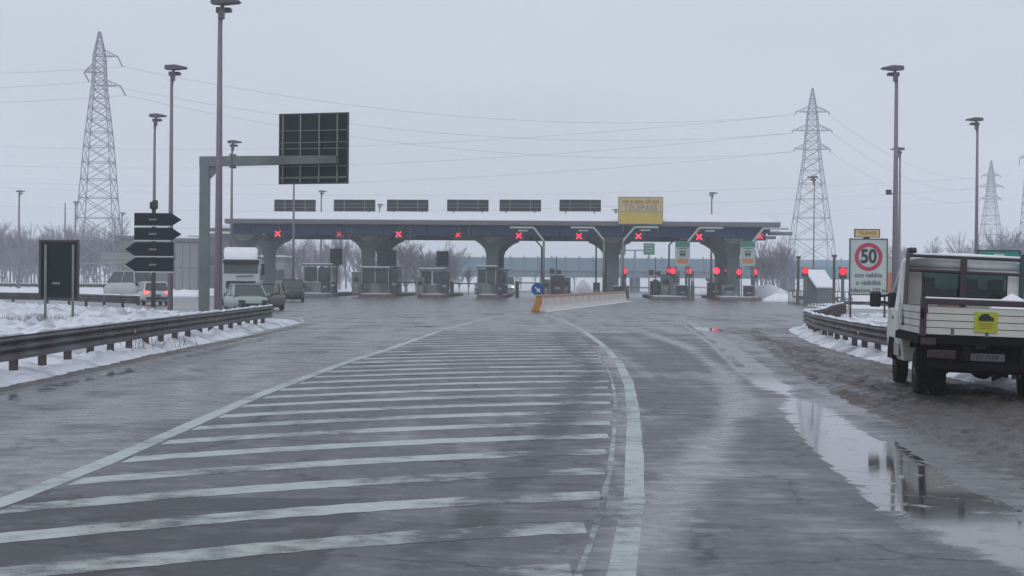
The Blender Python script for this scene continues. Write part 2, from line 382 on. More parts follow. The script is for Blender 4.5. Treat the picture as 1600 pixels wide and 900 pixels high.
def segdist(p, pts):
    best = 1e9
    for a, b in zip(pts, pts[1:]):
        ax, ay = a; bx, by = b; dx, dy = bx - ax, by - ay
        t = max(0, min(1, ((p[0]-ax)*dx + (p[1]-ay)*dy) / (dx*dx + dy*dy + 1e-9)))
        d = math.hypot(p[0]-ax-dx*t, p[1]-ay-dy*t)
        if d < best: best = d
    return best
def interp(pts, z):
    """x at depth z along a polyline sorted by depth"""
    if z <= pts[0][1]:
        (a, b), (c, d) = pts[0], pts[1]; return a + (c - a) * (z - b) / (d - b)
    for (a, b), (c, d) in zip(pts, pts[1:]):
        if z <= d: return a + (c - a) * (z - b) / (d - b)
    return pts[-1][0]
LINE_L = sorted([gp(*p) for p in ((0, 787), (125, 741), (227, 696), (321, 654.5), (416, 613), (548, 564), (604, 547), (694, 515), (759, 498), (800, 490.5))], key=lambda q: q[1])
LINE_R = sorted([gp(*p) for p in ((978, 881), (993, 805), (994, 730), (992, 654), (984, 598), (968, 567), (944, 540), (912, 517), (884, 503), (852, 491.5))], key=lambda q: q[1])
LINE_I = sorted([gp(*p) for p in ((908, 896), (929, 839), (947, 787), (955, 741), (962, 673), (963, 620), (955, 585), (935, 552))], key=lambda q: q[1])
EDGE_R = sorted([gp(*p) for p in ((1539, 884), (1450, 815), (1388, 766), (1325, 713), (1281, 673), (1228, 624), (1197, 602), (1161, 575), (1117, 536), (1077, 509), (1040, 490))], key=lambda q: q[1])
# extend towards the camera
for Lx in (LINE_L, LINE_R, LINE_I, EDGE_R):
    (a, b), (c, d) = Lx[0], Lx[1]; z = 6.0; Lx.insert(0, (a + (c - a) * (z - b) / (d - b), z))
TRACK = sorted([gp(*p) for p in ((985, 880), (1035, 800), (1072, 749), (1134, 669), (1157, 624), (1130, 580), (1080, 545))], key=lambda q: q[1])
SEAM = sorted([gp(*p) for p in ((660, 890), (760, 800), (850, 700), (900, 620), (925, 579))], key=lambda q: q[1])

xs = []; x = -140.0
while x < 140:
    xs.append(x); x += .07 if 2.4 < x < 7.6 else .2 if -9 < x < 12 else (1.0 if -24 < x < 26 else 6)
ys = []; y = 4.0
while y < 330: ys.append(y); y += max(.07, y * .007) if y < 42 else y * .012
rv = []; rf = []; rc = []
for j, yy in enumerate(ys):
    le, re_, er, tr, sm = interp(LINE_L, yy), interp(LINE_R, yy), interp(EDGE_R, yy), interp(TRACK, yy), interp(SEAM, yy)
    for xx in xs:
        rv.append((xx, yy, 0))
        wet = .42; dirt = .3; pud = 0
        if xx < le: wet = .66; dirt = .1
        elif xx < re_ and yy < 88:
            wet = .32; dirt = .1
            if yy < 45 and xx > sm: wet = .26; dirt = .38
            if yy < 45: dirt = max(dirt, .85 - abs(xx - sm) * 1.6)
            if yy < 14 and xx < -1: wet = .2; dirt = .8
            if yy > 62: wet = .5
            d = abs(xx - re_)
            if d < .5 and xx < re_: wet = max(wet, .7 - d)
        else:
            d = abs(xx - tr)
            if d < .35: wet += .45 * (1 - d / .35)
            if yy > 60: wet = .65
            if xx > er + .1: wet = .6; dirt = .5
        d = xx - er
        q = .37 + .08 * math.sin(yy * 1.1) + .1 * math.sin(yy * .37 + 1)
        if yy < 42:
            # puddle along the right edge line, widest where the lorry mirrors in it
            wdt = (.72 if 14.6 < yy < 19.5 else .85 if yy < 14.6 else .55) * (1 if yy < 30 else .8)
            if -.28 < d < wdt: pud = q + .33 * (1 - abs((d - (wdt - .28) / 2) / ((wdt + .28) / 2))) + (.12 if 13.5 < yy < 23 else 0)
        if yy > 34 and -.2 < d < .5 and yy < 90: wet = .85; pud = .14
        if math.hypot((xx - 7.25) / .5, (yy - 66) / 3.5) < 1: pud = .6
        if yy < 60 and xx < -7.3: pud = max(pud, .2)
        if yy < 62 and -7.5 < xx < -6.5: pud = max(pud, .30 + .2 * (1 - abs(xx + 7.1) / .5) + .12 * noise.noise((xx * .5, yy * .25, 9)))
        if xx < -14 or yy > 100: wet = .74
        mu = 0
        if yy < 70:
            if xx < -7.2: mu = max(mu, min(.62, (-7.2 - xx) / .35 * .5))
            q2 = xx - er
            if q2 > .55: mu = max(mu, min(.50, (q2 - .55) / .6 * .48) + .10 * noise.noise((xx * .5, yy * .16, 2)))
            if pud > .3: mu *= .3
        elif yy < 84 and -11 < xx < -7.2: mu = .35
        rc.append((wet, dirt, pud, mu))
nx = len(xs)
for j in range(len(ys) - 1):
    for i in range(nx - 1):
        a = j * nx + i; rf.append((a, a + 1, a + nx + 1, a + nx))
me = bpy.data.meshes.new('road'); me.from_pydata(rv, [], rf); me.materials.append(M['road'])
ca = me.color_attributes.new('mask', 'FLOAT_COLOR', 'POINT')
buf = []
for c in rc: buf += list(c)
ca.data.foreach_set('color', buf); me.update()
road = struct(link('road', me))

def ribbon(name, pts, w, z, m, parent=None, seg=.8, wob=.01, wear=0):
    """a painted line along a polyline"""
    out = []
    for (a, b), (c, d) in zip(pts, pts[1:]):
        n = max(1, int(math.hypot(c - a, d - b) / seg))
        out += [(a + (c - a) * i / n, b + (d - b) * i / n) for i in range(n)]
    out.append(pts[-1])
    # smooth
    for _ in range(4): out = [out[0]] + [((p[0] + 2 * q[0] + r[0]) / 4, (p[1] + 2 * q[1] + r[1]) / 4) for p, q, r in zip(out, out[1:], out[2:])] + [out[-1]]
    mb = MB(); rows = []
    for i, (px, py) in enumerate(out):
        a = out[max(0, i - 1)]; b = out[min(len(out) - 1, i + 1)]
        t = Vector((b[0] - a[0], b[1] - a[1])).normalized(); n = Vector((-t.y, t.x))
        h1 = w / 2 + wob * noise.noise((px * 3, py * 3, 1)) * 2; h2 = w / 2 + wob * noise.noise((px * 3, py * 3, 7)) * 2
        rows.append([(px + n.x * h1, py + n.y * h1, z), (px - n.x * h2, py - n.y * h2, z)])
    mb.ring(rows, closed=False, cap=False)
    for i, fc in enumerate(mb.f):
        pass
    o = mb.build(name, m, parent, fix=False)
    # make sure it faces up
    if o.data.polygons[0].normal.z < 0: o.data.flip_normals()
    wa_ = o.data.attributes.new('wear', 'FLOAT', 'POINT')
    for vi, v in enumerate(o.data.vertices): wa_.data[vi].value = wear + .08 * noise.noise((v.co.x * .5, v.co.y * .35, 6))
    return o
ribbon('edge_line', LINE_L, .2, .002, M['paint'], road, wear=.03)
ribbon('edge_line', LINE_R, .17, .002, M['paint'], road, wear=.06)
ribbon('edge_line', LINE_I, .05, .002, M['paint'], road, wear=.14)
ribbon('edge_line', [p for p in EDGE_R if p[1] > 33], .17, .002, M['paint'], road, wear=.16)
ribbon('edge_line', [gp(*p) for p in ((300, 541), (380, 526), (440, 512), (475, 503), (470, 497), (440, 494))], .15, .002, M['paint'], road)
# hatching: every stripe a part of the road
k = 0
for n in range(-4, 42):
    z0 = 16.12 + 1.80 * n
    def zf(x): return z0 + .345 * (x - .8) - .0716 * (x - .8) ** 2 if x < 2.6 else z0 + .345 * 1.8 - .0716 * 3.24
    wd = .57; mb = MB(); rows = []
    x = -4.6
    while x < 3.4:
        zc = zf(x)
        if zc > 5.5 and zc < 91:
            l = interp(LINE_L, zc) + .12; r_ = interp(LINE_R, zc) - (.32 if zc < 60 else .15)
            if zc < 28: r_ = interp(LINE_I, zc) - .04
            if l < x < r_:
                w1 = wd / 2 + .05 * noise.fractal((x * 4, z0 * 9, 3), 1, 2, 4); w2 = wd / 2 + .05 * noise.fractal((x * 4, z0 * 9, 8), 1, 2, 4)
                rows.append([(x, zc - w1, .002), (x, zc + w2, .002)])
        x += .04
    if len(rows) > 3:
        o = mb.ring(rows, closed=False, cap=False).build('hatch_stripe', M['paint'], road, fix=False)
        if o.data.polygons[0].normal.z < 0: o.data.flip_normals()
        at_ = o.data.attributes.new('wear', 'FLOAT', 'POINT')
        for vi, v in enumerate(o.data.vertices):
            sm = interp(SEAM, v.co.y); q_ = .17 * math.exp(-((v.co.x - sm) / .3) ** 2)
            if v.co.y < 19: q_ += .09 * max(0, min(1, (v.co.x - sm + .8) / .8)) * min(1, (19 - v.co.y) / 4)
            q_ += .13 * math.exp(-((v.co.x + 2.6) / .35) ** 2) * (1 if v.co.y < 16 else 0) + .04 + .16 * noise.noise((v.co.x * .7, v.co.y * .6, 4)) + .10 * noise.noise((v.co.x * 2.5, v.co.y * 2.5, 7))
            at_.data[vi].value = q_ if v.co.y < 60 else 0

# drains in the road
def grate(px, py, w, l):
    x, z = gp(px, py); mb = MB()
    mb.box((0, 0, .004), (w, l, .008)); t = mb.build('drain_cover', M['ink'], road, loc=(x, z, .004))
grate(770, 491, 1.2, .9); grate(663, 510, .7, .6)

def inpoly(x, y, poly):
    c = False; n = len(poly)
    for i in range(n):
        x1, y1 = poly[i]; x2, y2 = poly[i - 1]
        if (y1 > y) != (y2 > y) and x < (x2 - x1) * (y - y1) / (y2 - y1) + x1: c = not c
    return c
def mound(name, poly, hgt, m, step, soft=1.0, nscale=.5, namp=.5, base=.0, parent=None, seed=0, z0=-.05):
    """bumpy sheet over a polygon, sinking into the ground at its edge"""
    x0, x1 = min(p[0] for p in poly), max(p[0] for p in poly); y0, y1 = min(p[1] for p in poly), max(p[1] for p in poly)
    sx, sy = step; nxx = int((x1 - x0) / sx) + 2; nyy = int((y1 - y0) / sy) + 2
    idx = {}; mb = MB(); pl = poly + [poly[0]]
    for j in range(nyy):
        for i in range(nxx):
            x = x0 + i * sx; y = y0 + j * sy; ins = inpoly(x, y, poly); d = segdist((x, y), pl)
            if not ins and d > max(sx, sy) * 1.2: continue
            t = min(1, d / soft) if ins else -min(1, d / soft) * .6
            nn = noise.fractal((x * nscale, y * nscale, seed), 1.0, 2.1, 5)
            edge = noise.noise((x * 1.3, y * 1.3, seed + 5)) * .35
            z = z0 + (hgt * (max(t, 0) ** .6) * (1 + namp * nn) if t > 0 else 0) + (t + edge) * .10 * (1 if t < .5 else 0) + (.05 + edge * .05 if t >= .5 else 0) + base
            if t > 0: z += (.035 * abs(noise.noise((x * 4.1, y * 4.1, seed))) + .02 * noise.noise((x * 9, y * 9, seed))) * min(1, t * 3) * (1 if max(sx, sy) < 1 else 0)
            idx[(i, j)] = len(mb.v); mb.v.append((x, y, z))
    for (i, j), a in idx.items():
        b, c, d = idx.get((i+1, j)), idx.get((i+1, j+1)), idx.get((i, j+1))
        if None not in (b, c, d): mb.f.append((a, b, c, d))
    return mb.build(name, m, parent, smooth=True, fix=False)

# left snow island behind the guardrail
RAILX = [(-8.15, 10), (-8.3, 29), (-8.45, 37), (-8.6, 46), (-8.75, 58), (-8.85, 66)]
isl = [(-7.75, 8), (-7.85, 30), (-8.0, 42), (-8.1, 55), (-8.3, 66), (-8.7, 70), (-10.2, 73), (-13.5, 80), (-18, 90), (-26, 102), (-45, 115), (-80, 122), (-80, 30), (-30, 8)]
struct(mound('snow_verge', isl, .11, M['snow'], (.18, .26), .5, 2.1, 2.0, -.0, None, 3))
# heaps further in the island
isl2 = [(-10.0, 24), (-10.3, 60), (-12, 72), (-20, 88), (-30, 98), (-70, 112), (-70, 40), (-30, 20)]
struct(mound('snow_bank', isl2, .22, M['snow'], (.3, .4), 2.5, 1.3, 2.0, 0, None, 11))
if 0: struct(mound('slush_edge', [(-7.35, 8), (-7.45, 34), (-7.6, 48), (-7.9, 62), (-8.3, 66), (-8.35, 30), (-8.2, 8)], .05, M['mud'], (.12, .3), .3, 1.2, .8, 0, None, 5))
struct(mound('slush_edge', [(-8.8, 66), (-8.3, 66), (-8.1, 70), (-8.8, 74), (-10.4, 76), (-11, 74)], .05, M['snow'], (.3, .5), .5, 1.2, .9, 0, None, 6))
# right island
isr = [(8.0, 8), (7.95, 38), (8.15, 45), (8.5, 51), (9.1, 57), (9.7, 62.5), (10.2, 66.5), (11.2, 70), (13, 79), (16, 92), (21, 97), (60, 100), (60, 8)]
struct(mound('snow_verge', isr, .10, M['snow'], (.18, .26), .5, 2.1, 2.0, 0, None, 21))
# mud on the right hard shoulder
er = EDGE_R
shl = [(interp(er, z) + o, z) for z, o in ((8, 1.05), (13, .95), (16, 1.15), (20, 1.0), (24, .8), (30, .75), (38, .85), (46, 1.0), (54, 1.3), (62, 1.6), (68, 2.2))]
shr = [(9.6, 68), (8.5, 60), (7.9, 52), (7.75, 44), (7.7, 8)]
struct(mound('mud_slush', shl + shr, .016, M['mud'], (.09, .12), .5, 4.0, 3.5, -.045, None, 31, z0=.0))

# fields beyond the exit road, left; verge right
struct(mound('snow_field', [(-14, 330), (-19, 195), (-30, 187), (-60, 183), (-140, 180), (-140, 330)], .35, M['snow_clean'], (3, 3), 6, .1, .8, 0, None, 41))
struct(mound('snow_field', [(27, 190), (32, 172), (26, 160), (22, 130), (30, 112), (60, 110), (140, 120), (140, 330), (40, 330), (28, 230)], .25, M['snow_clean'], (2.5, 2.5), 5, .1, .8, 0, None, 43))
# ------------------------------------------------------------------ guardrails
def catrail(name, pts, label, group, posts=2.0, thrie=True, snow=True, top=.74, side=1, seglen=4.0, colr=None):
    """pts list of (x,y); faces to +side (left normal*side)"""
    d = [0]
    for a, b in zip(pts, pts[1:]): d.append(d[-1] + math.hypot(b[0]-a[0], b[1]-a[1]))
    def at(s):
        s = max(0, min(d[-1], s))
        for i in range(len(pts) - 1):
            if s <= d[i+1] + 1e-9:
                t = (s - d[i]) / (d[i+1] - d[i]); a, b = pts[i], pts[i+1]
                tv = Vector((b[0]-a[0], b[1]-a[1])).normalized()
                return Vector((a[0] + (b[0]-a[0])*t, a[1] + (b[1]-a[1])*t)), tv
    root = thing(name, label, 'guardrail', (pts[0][0], pts[0][1], 0), 0, group); o0 = Vector(pts[0])
    humps = 3 if thrie else 2; hh = .42 if thrie else .31
    prof = []
    for i in range(humps * 4 + 1):
        t = i / (humps * 4); prof.append((.035 + .04 * math.cos(t * humps * 2 * math.pi + math.pi), top - hh + hh * t))
    s = 0; L_ = d[-1]
    while s < L_ - .3:
        e = min(L_, s + seglen); rows = []; n = max(2, int((e - s) / .8) + 1)
        for i in range(n + 1):
            p, t = at(s + (e - s) * i / n); p = p - o0; nrm = Vector((-t.y, t.x)) * side
            off = .006 if int(s / seglen) % 2 else 0
            f_ = [(p.x + nrm.x * (q + off), p.y + nrm.y * (q + off), z) for q, z in prof]
            b_ = [(p.x + nrm.x * (q + off - .012), p.y + nrm.y * (q + off - .012), z) for q, z in prof[::-1]]
            rows.append(f_ + b_)
        MB().ring(rows).build('beam', colr or M['rail'], root, smooth=False)
        s = e
    me_post = MB().box((0, 0, top / 2 - .06), (.08, .14, top - .05)).mesh('post', M['post'])
    me_sp = MB().box((0, 0, 0), (.16, .02, .09)).mesh('bolt_plate', M['post'])
    s = .4
    while s < L_:
        p, t = at(s); p = p - o0; nrm = Vector((-t.y, t.x)) * side
        po = link('post', me_post, root, (p.x - nrm.x * .12, p.y - nrm.y * .12, 0), math.atan2(t.y, t.x))
        if thrie and posts < 2.5: link('bolt_plate', me_sp, po, (0, side * .165, top - hh * .5 + .0))
        s += posts
    if thrie:
        s = 6.0
        me_r = MB().box((0, 0, 0), (.05, .03, .09)).mesh('reflector', M['signwhite'])
        while s < L_ - 2:
            p, t = at(s); p = p - o0; nrm = Vector((-t.y, t.x)) * side
            link('reflector', me_r, root, (p.x + nrm.x * .09, p.y + nrm.y * .09, top - hh * .5), math.atan2(t.y, t.x)); s += 12
    if snow:
        rows = []; n = int(L_ / .25)
        for i in range(n + 1):
            s = L_ * i / n; p, t = at(s); p = p - o0; nrm = Vector((-t.y, t.x)) * side
            hgt = max(.012, .06 + .05 * noise.noise((s * .9, pts[0][0], 0)) + .03 * noise.noise((s * 3.1, 4, 0)))
            if noise.noise((s * .7, 3.3, pts[0][1])) > .45: hgt = .01
            w = .045
            rows.append([(p.x + nrm.x * (a * w), p.y + nrm.y * (a * w), top + b * hgt - .005) for a, b in ((-1.2, 0), (-1, .7), (-.2, 1), (.7, .8), (1.1, 0))])
        MB().ring(rows).build('snow_cap', M['snow_clean'], root, smooth=True)
    return root
catrail('guardrail', RAILX, 'long near guardrail with snow along its top, left of the hatched road', 'guardrails', side=-1)
catrail('guardrail', [(8.6, 14), (8.45, 30), (8.4, 38), (8.6, 44), (9.0, 50), (9.6, 57), (10.1, 61), (10.45, 64), (10.75, 65.3), (11.2, 66), (12.4, 71), (14, 79), (17, 92)], 'guardrail bending round a nose beside the white flatbed truck', 'guardrails', thrie=True, side=1)
catrail('guardrail', [(21, 96.5), (30, 98), (45, 100)], 'short stretch of guardrail behind the 50 speed sign', 'guardrails', side=-1, posts=3, snow=True)
catrail('guardrail', [(-90, 232), (-56, 236), (-50, 238)], 'distant snow topped guardrail behind the left motorway sign', 'guardrails', side=-1, posts=4, seglen=8, top=.95)
catrail('guardrail', [(-75, 124), (-45, 118), (-27, 106), (-19.5, 94)], 'low guardrail along the far edge of the left snow bank', 'guardrails', side=-1, posts=3, snow=True, top=.8)
catrail('guardrail', [(27.5, 189), (32, 178), (31, 163), (27, 148), (24.5, 134), (29, 118), (40, 112)], 'curved kerbside guardrail in front of the grey railings right of the toll', 'guardrails', side=1, posts=3, top=.45, seglen=6)

# ------------------------------------------------------------------ toll canopy
A = R(1.86); CA, SA = math.cos(A), math.sin(A); PZ = 190.0
def pl(px, d=0):
    k = (px - 800) / F; s = (k * (PZ + d * CA) - d * SA) / (CA + k * SA)
    return (s * CA + d * SA, PZ - s * SA + d * CA)
def ps(px, d=0):
    k = (px - 800) / F; return (k * (PZ + d * CA) - d * SA) / (CA + k * SA)
def ph(px, py, d=0):
    return H(px, py, pl(px, d)[1])
can = thing('toll_canopy', 'long flat toll plaza canopy with dark soffit, snowy roof and flared columns', 'toll canopy', (0, PZ, 0), -A)
sL, sR = ps(350, -3), ps(1219, -3)
m = MB(); m.box(((sL+sR)/2, -2.8, 7.82), (sR-sL, .5, .5)); m.box(((sL+sR)/2, 17.8, 7.82), (sR-sL, .5, .5))
m.box((sL+.2, 7.5, 7.82), (.4, 20.1, .48)); m.box((sR-.2, 7.5, 7.82), (.4, 20.1, .48)); m.build('fascia', M['fascia'], can, bevel=.06)
m = MB(); m.prism([(-2.5, 7.9), (7.5, 8.9), (17.5, 7.9), (17.5, 7.6), (-2.5, 7.6)], sL+.4, sR-.4, 'x'); m.build('roof', M['fascia'], can)
rows = []
nn = 120
for i in range(nn + 1):
    s = sL + .1 + (sR - sL - .2) * i / nn; w = .04 * noise.noise((s * .3, 0, 0))
    rows.append([(s, -2.95, 8.0), (s, -2.9, 8.17 + w), (s, -1, 8.35 + w), (s, 7.5, 9.25 + w), (s, 16, 8.35 + w), (s, 17.9, 8.0)])
MB().ring(rows).build('roof_snow', M['snow_clean'], can, smooth=True)
# soffit: panels between the joints, each a part
pw = 34 / F * PZ
s = sL + .5; i = 0
me_pan = MB().box((0, 0, 0), (pw - .12, 1.6, 1.02)).mesh('soffit_panel', M['soffit'])
while s + pw < sR:
    link('soffit_panel', me_pan, can, (s + pw / 2, -1.5, 7.04)); s += pw
m = MB().box(((sL+sR)/2, 7.5, 7.3), (sR-sL-1.6, 16.2, .5)); m.box(((sL+sR)/2, 16.4, 6.9), (sR-sL-2, 1, 1.0)); m.build('soffit', M['soffit'], can)
for s in (sL - 1.2, sR + .4):
    MB().box((s, 1, 7.0), (2.6, .5, .35)).build('edge_beam', M['fascia'], can); MB().box((s * .98, 14, 6.9), (3.2, .5, .35)).build('edge_beam', M['fascia'], can)
m = MB().box((sR + .6, 1, 7.21), (2.4, .5, .07)); m.box((sL - 1.3, 1, 7.21), (2.4, .5, .07)); m.build('edge_snow', M['snow_clean'], can)
prof = [(-.62, 0), (-.66, 4.6), (-.8, 5.1), (-1.2, 5.6), (-1.8, 6.0), (-2.4, 6.25), (-2.4, 6.52), (2.4, 6.52), (2.4, 6.25), (1.8, 6.0), (1.2, 5.6), (.8, 5.1), (.66, 4.6), (.62, 0)]
me_col = MB().prism(prof, -.5, .5, 'y').mesh('column', M['column'])
me_cap = MB().prism([(-1.1, 6.48), (1.1, 6.48), (.45, 5.9), (-.45, 5.9)], -.58, -.5, 'y').mesh('column_cap', M['columncap'])
me_long = MB().box((0, 8.5, 6.35), (1.0, 16, .4)).mesh('long_beam', M['soffit'])
for px in (383, 575, 769, 957, 1145):
    s = ps(px, 1)
    c = link('column', me_col, can, (s, 1, 0)); link('column_cap', me_cap, c, (0, 0, 0))
    link('column', me_col, can, (s, 16.5, 0)); link('long_beam', me_long, can, (s, 0.3, 0))
# roof signs seen from behind
rsl = ['leftmost', 'second from the left', 'third from the left', 'fourth from the left', 'fifth from the left', 'nearest to the yellow sign']
root0 = None
def roof_sign(px, lab):
    x, y = pl(px, 12); r = thing('roof_sign', 'dark slatted lane sign seen from behind on the canopy roof, ' + lab, 'sign', (x, y, 9.0), -A, 'dark signs along the canopy roof')
    w = 64 / F * y; z0 = H(px, 330, y) - 9.0 + (px - 460) * .0022 * 0; z1 = z0 + 17.5 / F * y
    MB().box((0, .06, (z0+z1)/2), (w, .12, z1-z0)).build('panel', M['signback'], r)
    mm = MB().box((0, -.02, 0), (w - .1, .06, .06)).mesh('rib', M['signrib'])
    for q in (.35, .65): link('rib', mm, r, (0, -.02, z0 + (z1 - z0) * q))
    mv = MB().box((0, -.05, (z0+z1)/2), (.09, .06, z1-z0-.05)).mesh('stiffener', M['signrib'])
    for q in (-.25, .25): link('stiffener', mv, r, (w*q, -.03, 0))
    mf = MB(); mf.box((0, 0.0, z1), (w+.06, .16, .07)); mf.box((0, 0.0, z0), (w+.06, .16, .07)); mf.box((-w/2, 0, (z0+z1)/2), (.07, .16, z1-z0)); mf.box((w/2, 0, (z0+z1)/2), (.07, .16, z1-z0)); mf.build('frame', M['signedge'], r)
    mp = MB().bar((0, .25, -1), (0, .25, z0 + .1), .07).mesh('support', M['steel'])
    for q in (-.35, .35): link('support', mp, r, (w*q, 0, 0))
for px, lab in zip((460, 553, 636, 730, 812, 905.5), rsl): roof_sign(px, lab)
# yellow lane sign
x, y = pl(1000, -3.4)
ys_ = thing('yellow_sign', 'large yellow toll lane sign fixed to the canopy front', 'sign', (x, y, 0), -A)
w = 70 / F * y; z0, z1 = H(1000, 351, y), H(1000, 307.5, y); zm = H(1000, 331.5, y)
MB().box((0, .12, (z0+z1)/2), (w, .24, z1-z0)).build('sign_box', M['signrib'], ys_, bevel=.02)
MB().box((0, -.01, (z0+.08+zm-.03)/2), (w-.14, .02, zm-z0-.11)).build('lower_panel', M['yellow'], ys_)
MB().box((0, -.01, (z1-.08+zm+.03)/2), (w-.14, .02, z1-zm-.11)).build('upper_panel', M['yellowpale'], ys_)
text('lettering', 'riservato clienti', .62, M['ochretext'], ys_, (0, -.025, z1 - .5), sx=.98, bold=.018)
text('lettering', 'TELEPASS', .92, M['greytext'], ys_, (0, -.025, z1 - 1.17), sx=.9, bold=.018)
m = MB()
for q in (-1.8, 1.8): m.bar((q, .3, 6.9), (q, .3, z1 - .3), .06)
m.build('support', M['steel'], ys_)

# overhead lane lights with red crosses
def cross(parent, y, s, m, name='red_cross'):
    b = MB(); pts = []; w = s * .2; rn_ = random.Random(int(s * 1000))
    for a in range(4):
        t = math.pi / 4 + a * math.pi / 2; c_, s_ = math.cos(t), math.sin(t); L_ = s * (1.25 + rn_.uniform(-.08, .08))
        pts += [(c_ * L_ + s_ * w, s_ * L_ - c_ * w), (c_ * L_ * 1.06, s_ * L_ * 1.06), (c_ * L_ - s_ * w, s_ * L_ + c_ * w)]
        t2 = t + math.pi / 4; pts += [(math.cos(t2) * w * 1.7, math.sin(t2) * w * 1.7)]
    b.prism(pts, y, y + .03, 'y')
    return b.build(name, m, parent)
lane = [(433, 365, 1), (529, 366, .75), (622, 366, 1), (715, 367, .8), (810, 368, 1), (904, 369, 1), (997, 369, 1), (1092, 370, 1.05), (1187, 369, .95)]
where = ['above the parked dark vehicle at the far left lane', 'dimmer one left of the second column pair', 'right of the second column pair', 'midway between second and third columns', 'just right of the middle column', 'left of the fourth column', 'below the yellow sign', 'left of the fifth column pair', 'rightmost of the canopy row']
for (px, py, sc), lab in zip(lane, where):
    x, y = pl(px, -3.3); z = H(px, py, y)
    r = thing('lane_signal', 'red cross lane light, ' + lab, 'lane signal', (x, y, z), -A, 'red cross lane lights under the canopy')
    MB().box((.12, .3, -.02), (.98, .42, .86)).build('housing', M['boothdark'], r, bevel=.03)
    MB().box((.12, -.0, .42), (1.0, .5, .05)).build('visor', M['boothdark'], r)
    MB().bar((.1, .3, .4), (.1, .3, .8), .05).build('hanger', M['steel'], r)
    cross(r, .07, .275 * sc + .02, M['red'] if sc > .96 else M['redmid'] if sc > .76 else M['redsoft'])
for px, py, w_, h_, lab in ((460, 368, 13, 5, 'right of the first red cross'), (549, 368, 14, 5, 'between the second red cross and the column'), (641, 370, 13, 6, 'right of the third red cross'), (731, 371, 12, 6, 'right of the fourth red cross'), (991, 373, 12, 5, 'below the yellow sign'), (1084, 373, 14, 6, 'left of the cross by the fifth column')):
    x, y = pl(px, -2.8); z = H(px, py, y); k_ = y / F
    r = thing('lane_display', 'small dark display box under the canopy, ' + lab, 'display', (x, y, z), -A, 'small dark display boxes under the canopy')
    MB().box((0, 0, 0), (w_*k_, .3, h_*k_)).build('housing', M['boothdark'], r, bevel=.02); MB().bar((0, .1, h_*k_/2), (0, .1, .9), .04).build('hanger', M['steel'], r)
    MB().box((0, -.16, 0), (w_*k_*.85, .02, h_*k_*.7)).build('screen', M['ink'], r)

# bent steel arms over the lanes (pole, diagonal, beam)
def arm(px, d, side, pyb, pyt, px2, px3, lab, r_=.13):
    x, y = pl(px, d); k_ = y / F; zb, zt = H(px, pyb, y), H(px, pyt, y)
    t = thing('bent_gantry', lab, 'gantry arm', (x, y, 0), -A, 'bent steel arms over the toll lanes')
    MB().bar((0, 0, 0), (0, 0, zb), r_, n=8).build('pole', M['gantry'], t, smooth=True)
    x2, x3 = (px2 - px) * k_, (px3 - px) * k_
    b = MB().bar((0, 0, zb - .03), (x2, 0, zt), r_ * .9, n=8); b.bar((x2, 0, zt), (x3, 0, zt), r_ * .85, n=8); b.build('bracket', M['signwhite'] if d < 0 else M['gantry'], t)
    MB().box((x3 * .45 + x2 * .55 * 1, 0, zt - .3), (1.0, .3, .14)).build('antenna', M['signwhite'], t)
    MB().box((0, 0, .1), (.5, .5, .2)).build('base_plate', M['kerbgrey'], t)
arm(849, -6, -1, 376, 356, 833, 796, 'front bent arm leaning left over the lane right of the middle column')
arm(846, 15, -1, 386, 368, 830, 806, 'rear bent arm right of the middle column', .1)
arm(943, -6, -1, 375, 356, 927, 891, 'front bent arm reaching left in front of the fourth column')
arm(931, 15, -1, 384, 369, 916, 900, 'rear bent arm left of the fourth column', .1)
arm(973, -6, 1, 376, 355, 991, 1028, 'front bent arm reaching right below the yellow sign')
arm(1072, -6, 1, 380, 356, 1092, 1129, 'front bent arm reaching right above the first white bus board')
arm(1045, 15, 1, 382, 369, 1060, 1078, 'rear bent arm left of the first white bus board', .1)
arm(1175, -6, 1, 378, 357, 1192, 1231, 'front bent arm at the right end of the canopy')
arm(963, 15, 1, 385, 370, 978, 996, 'rear bent arm just right of the fourth column', .1)

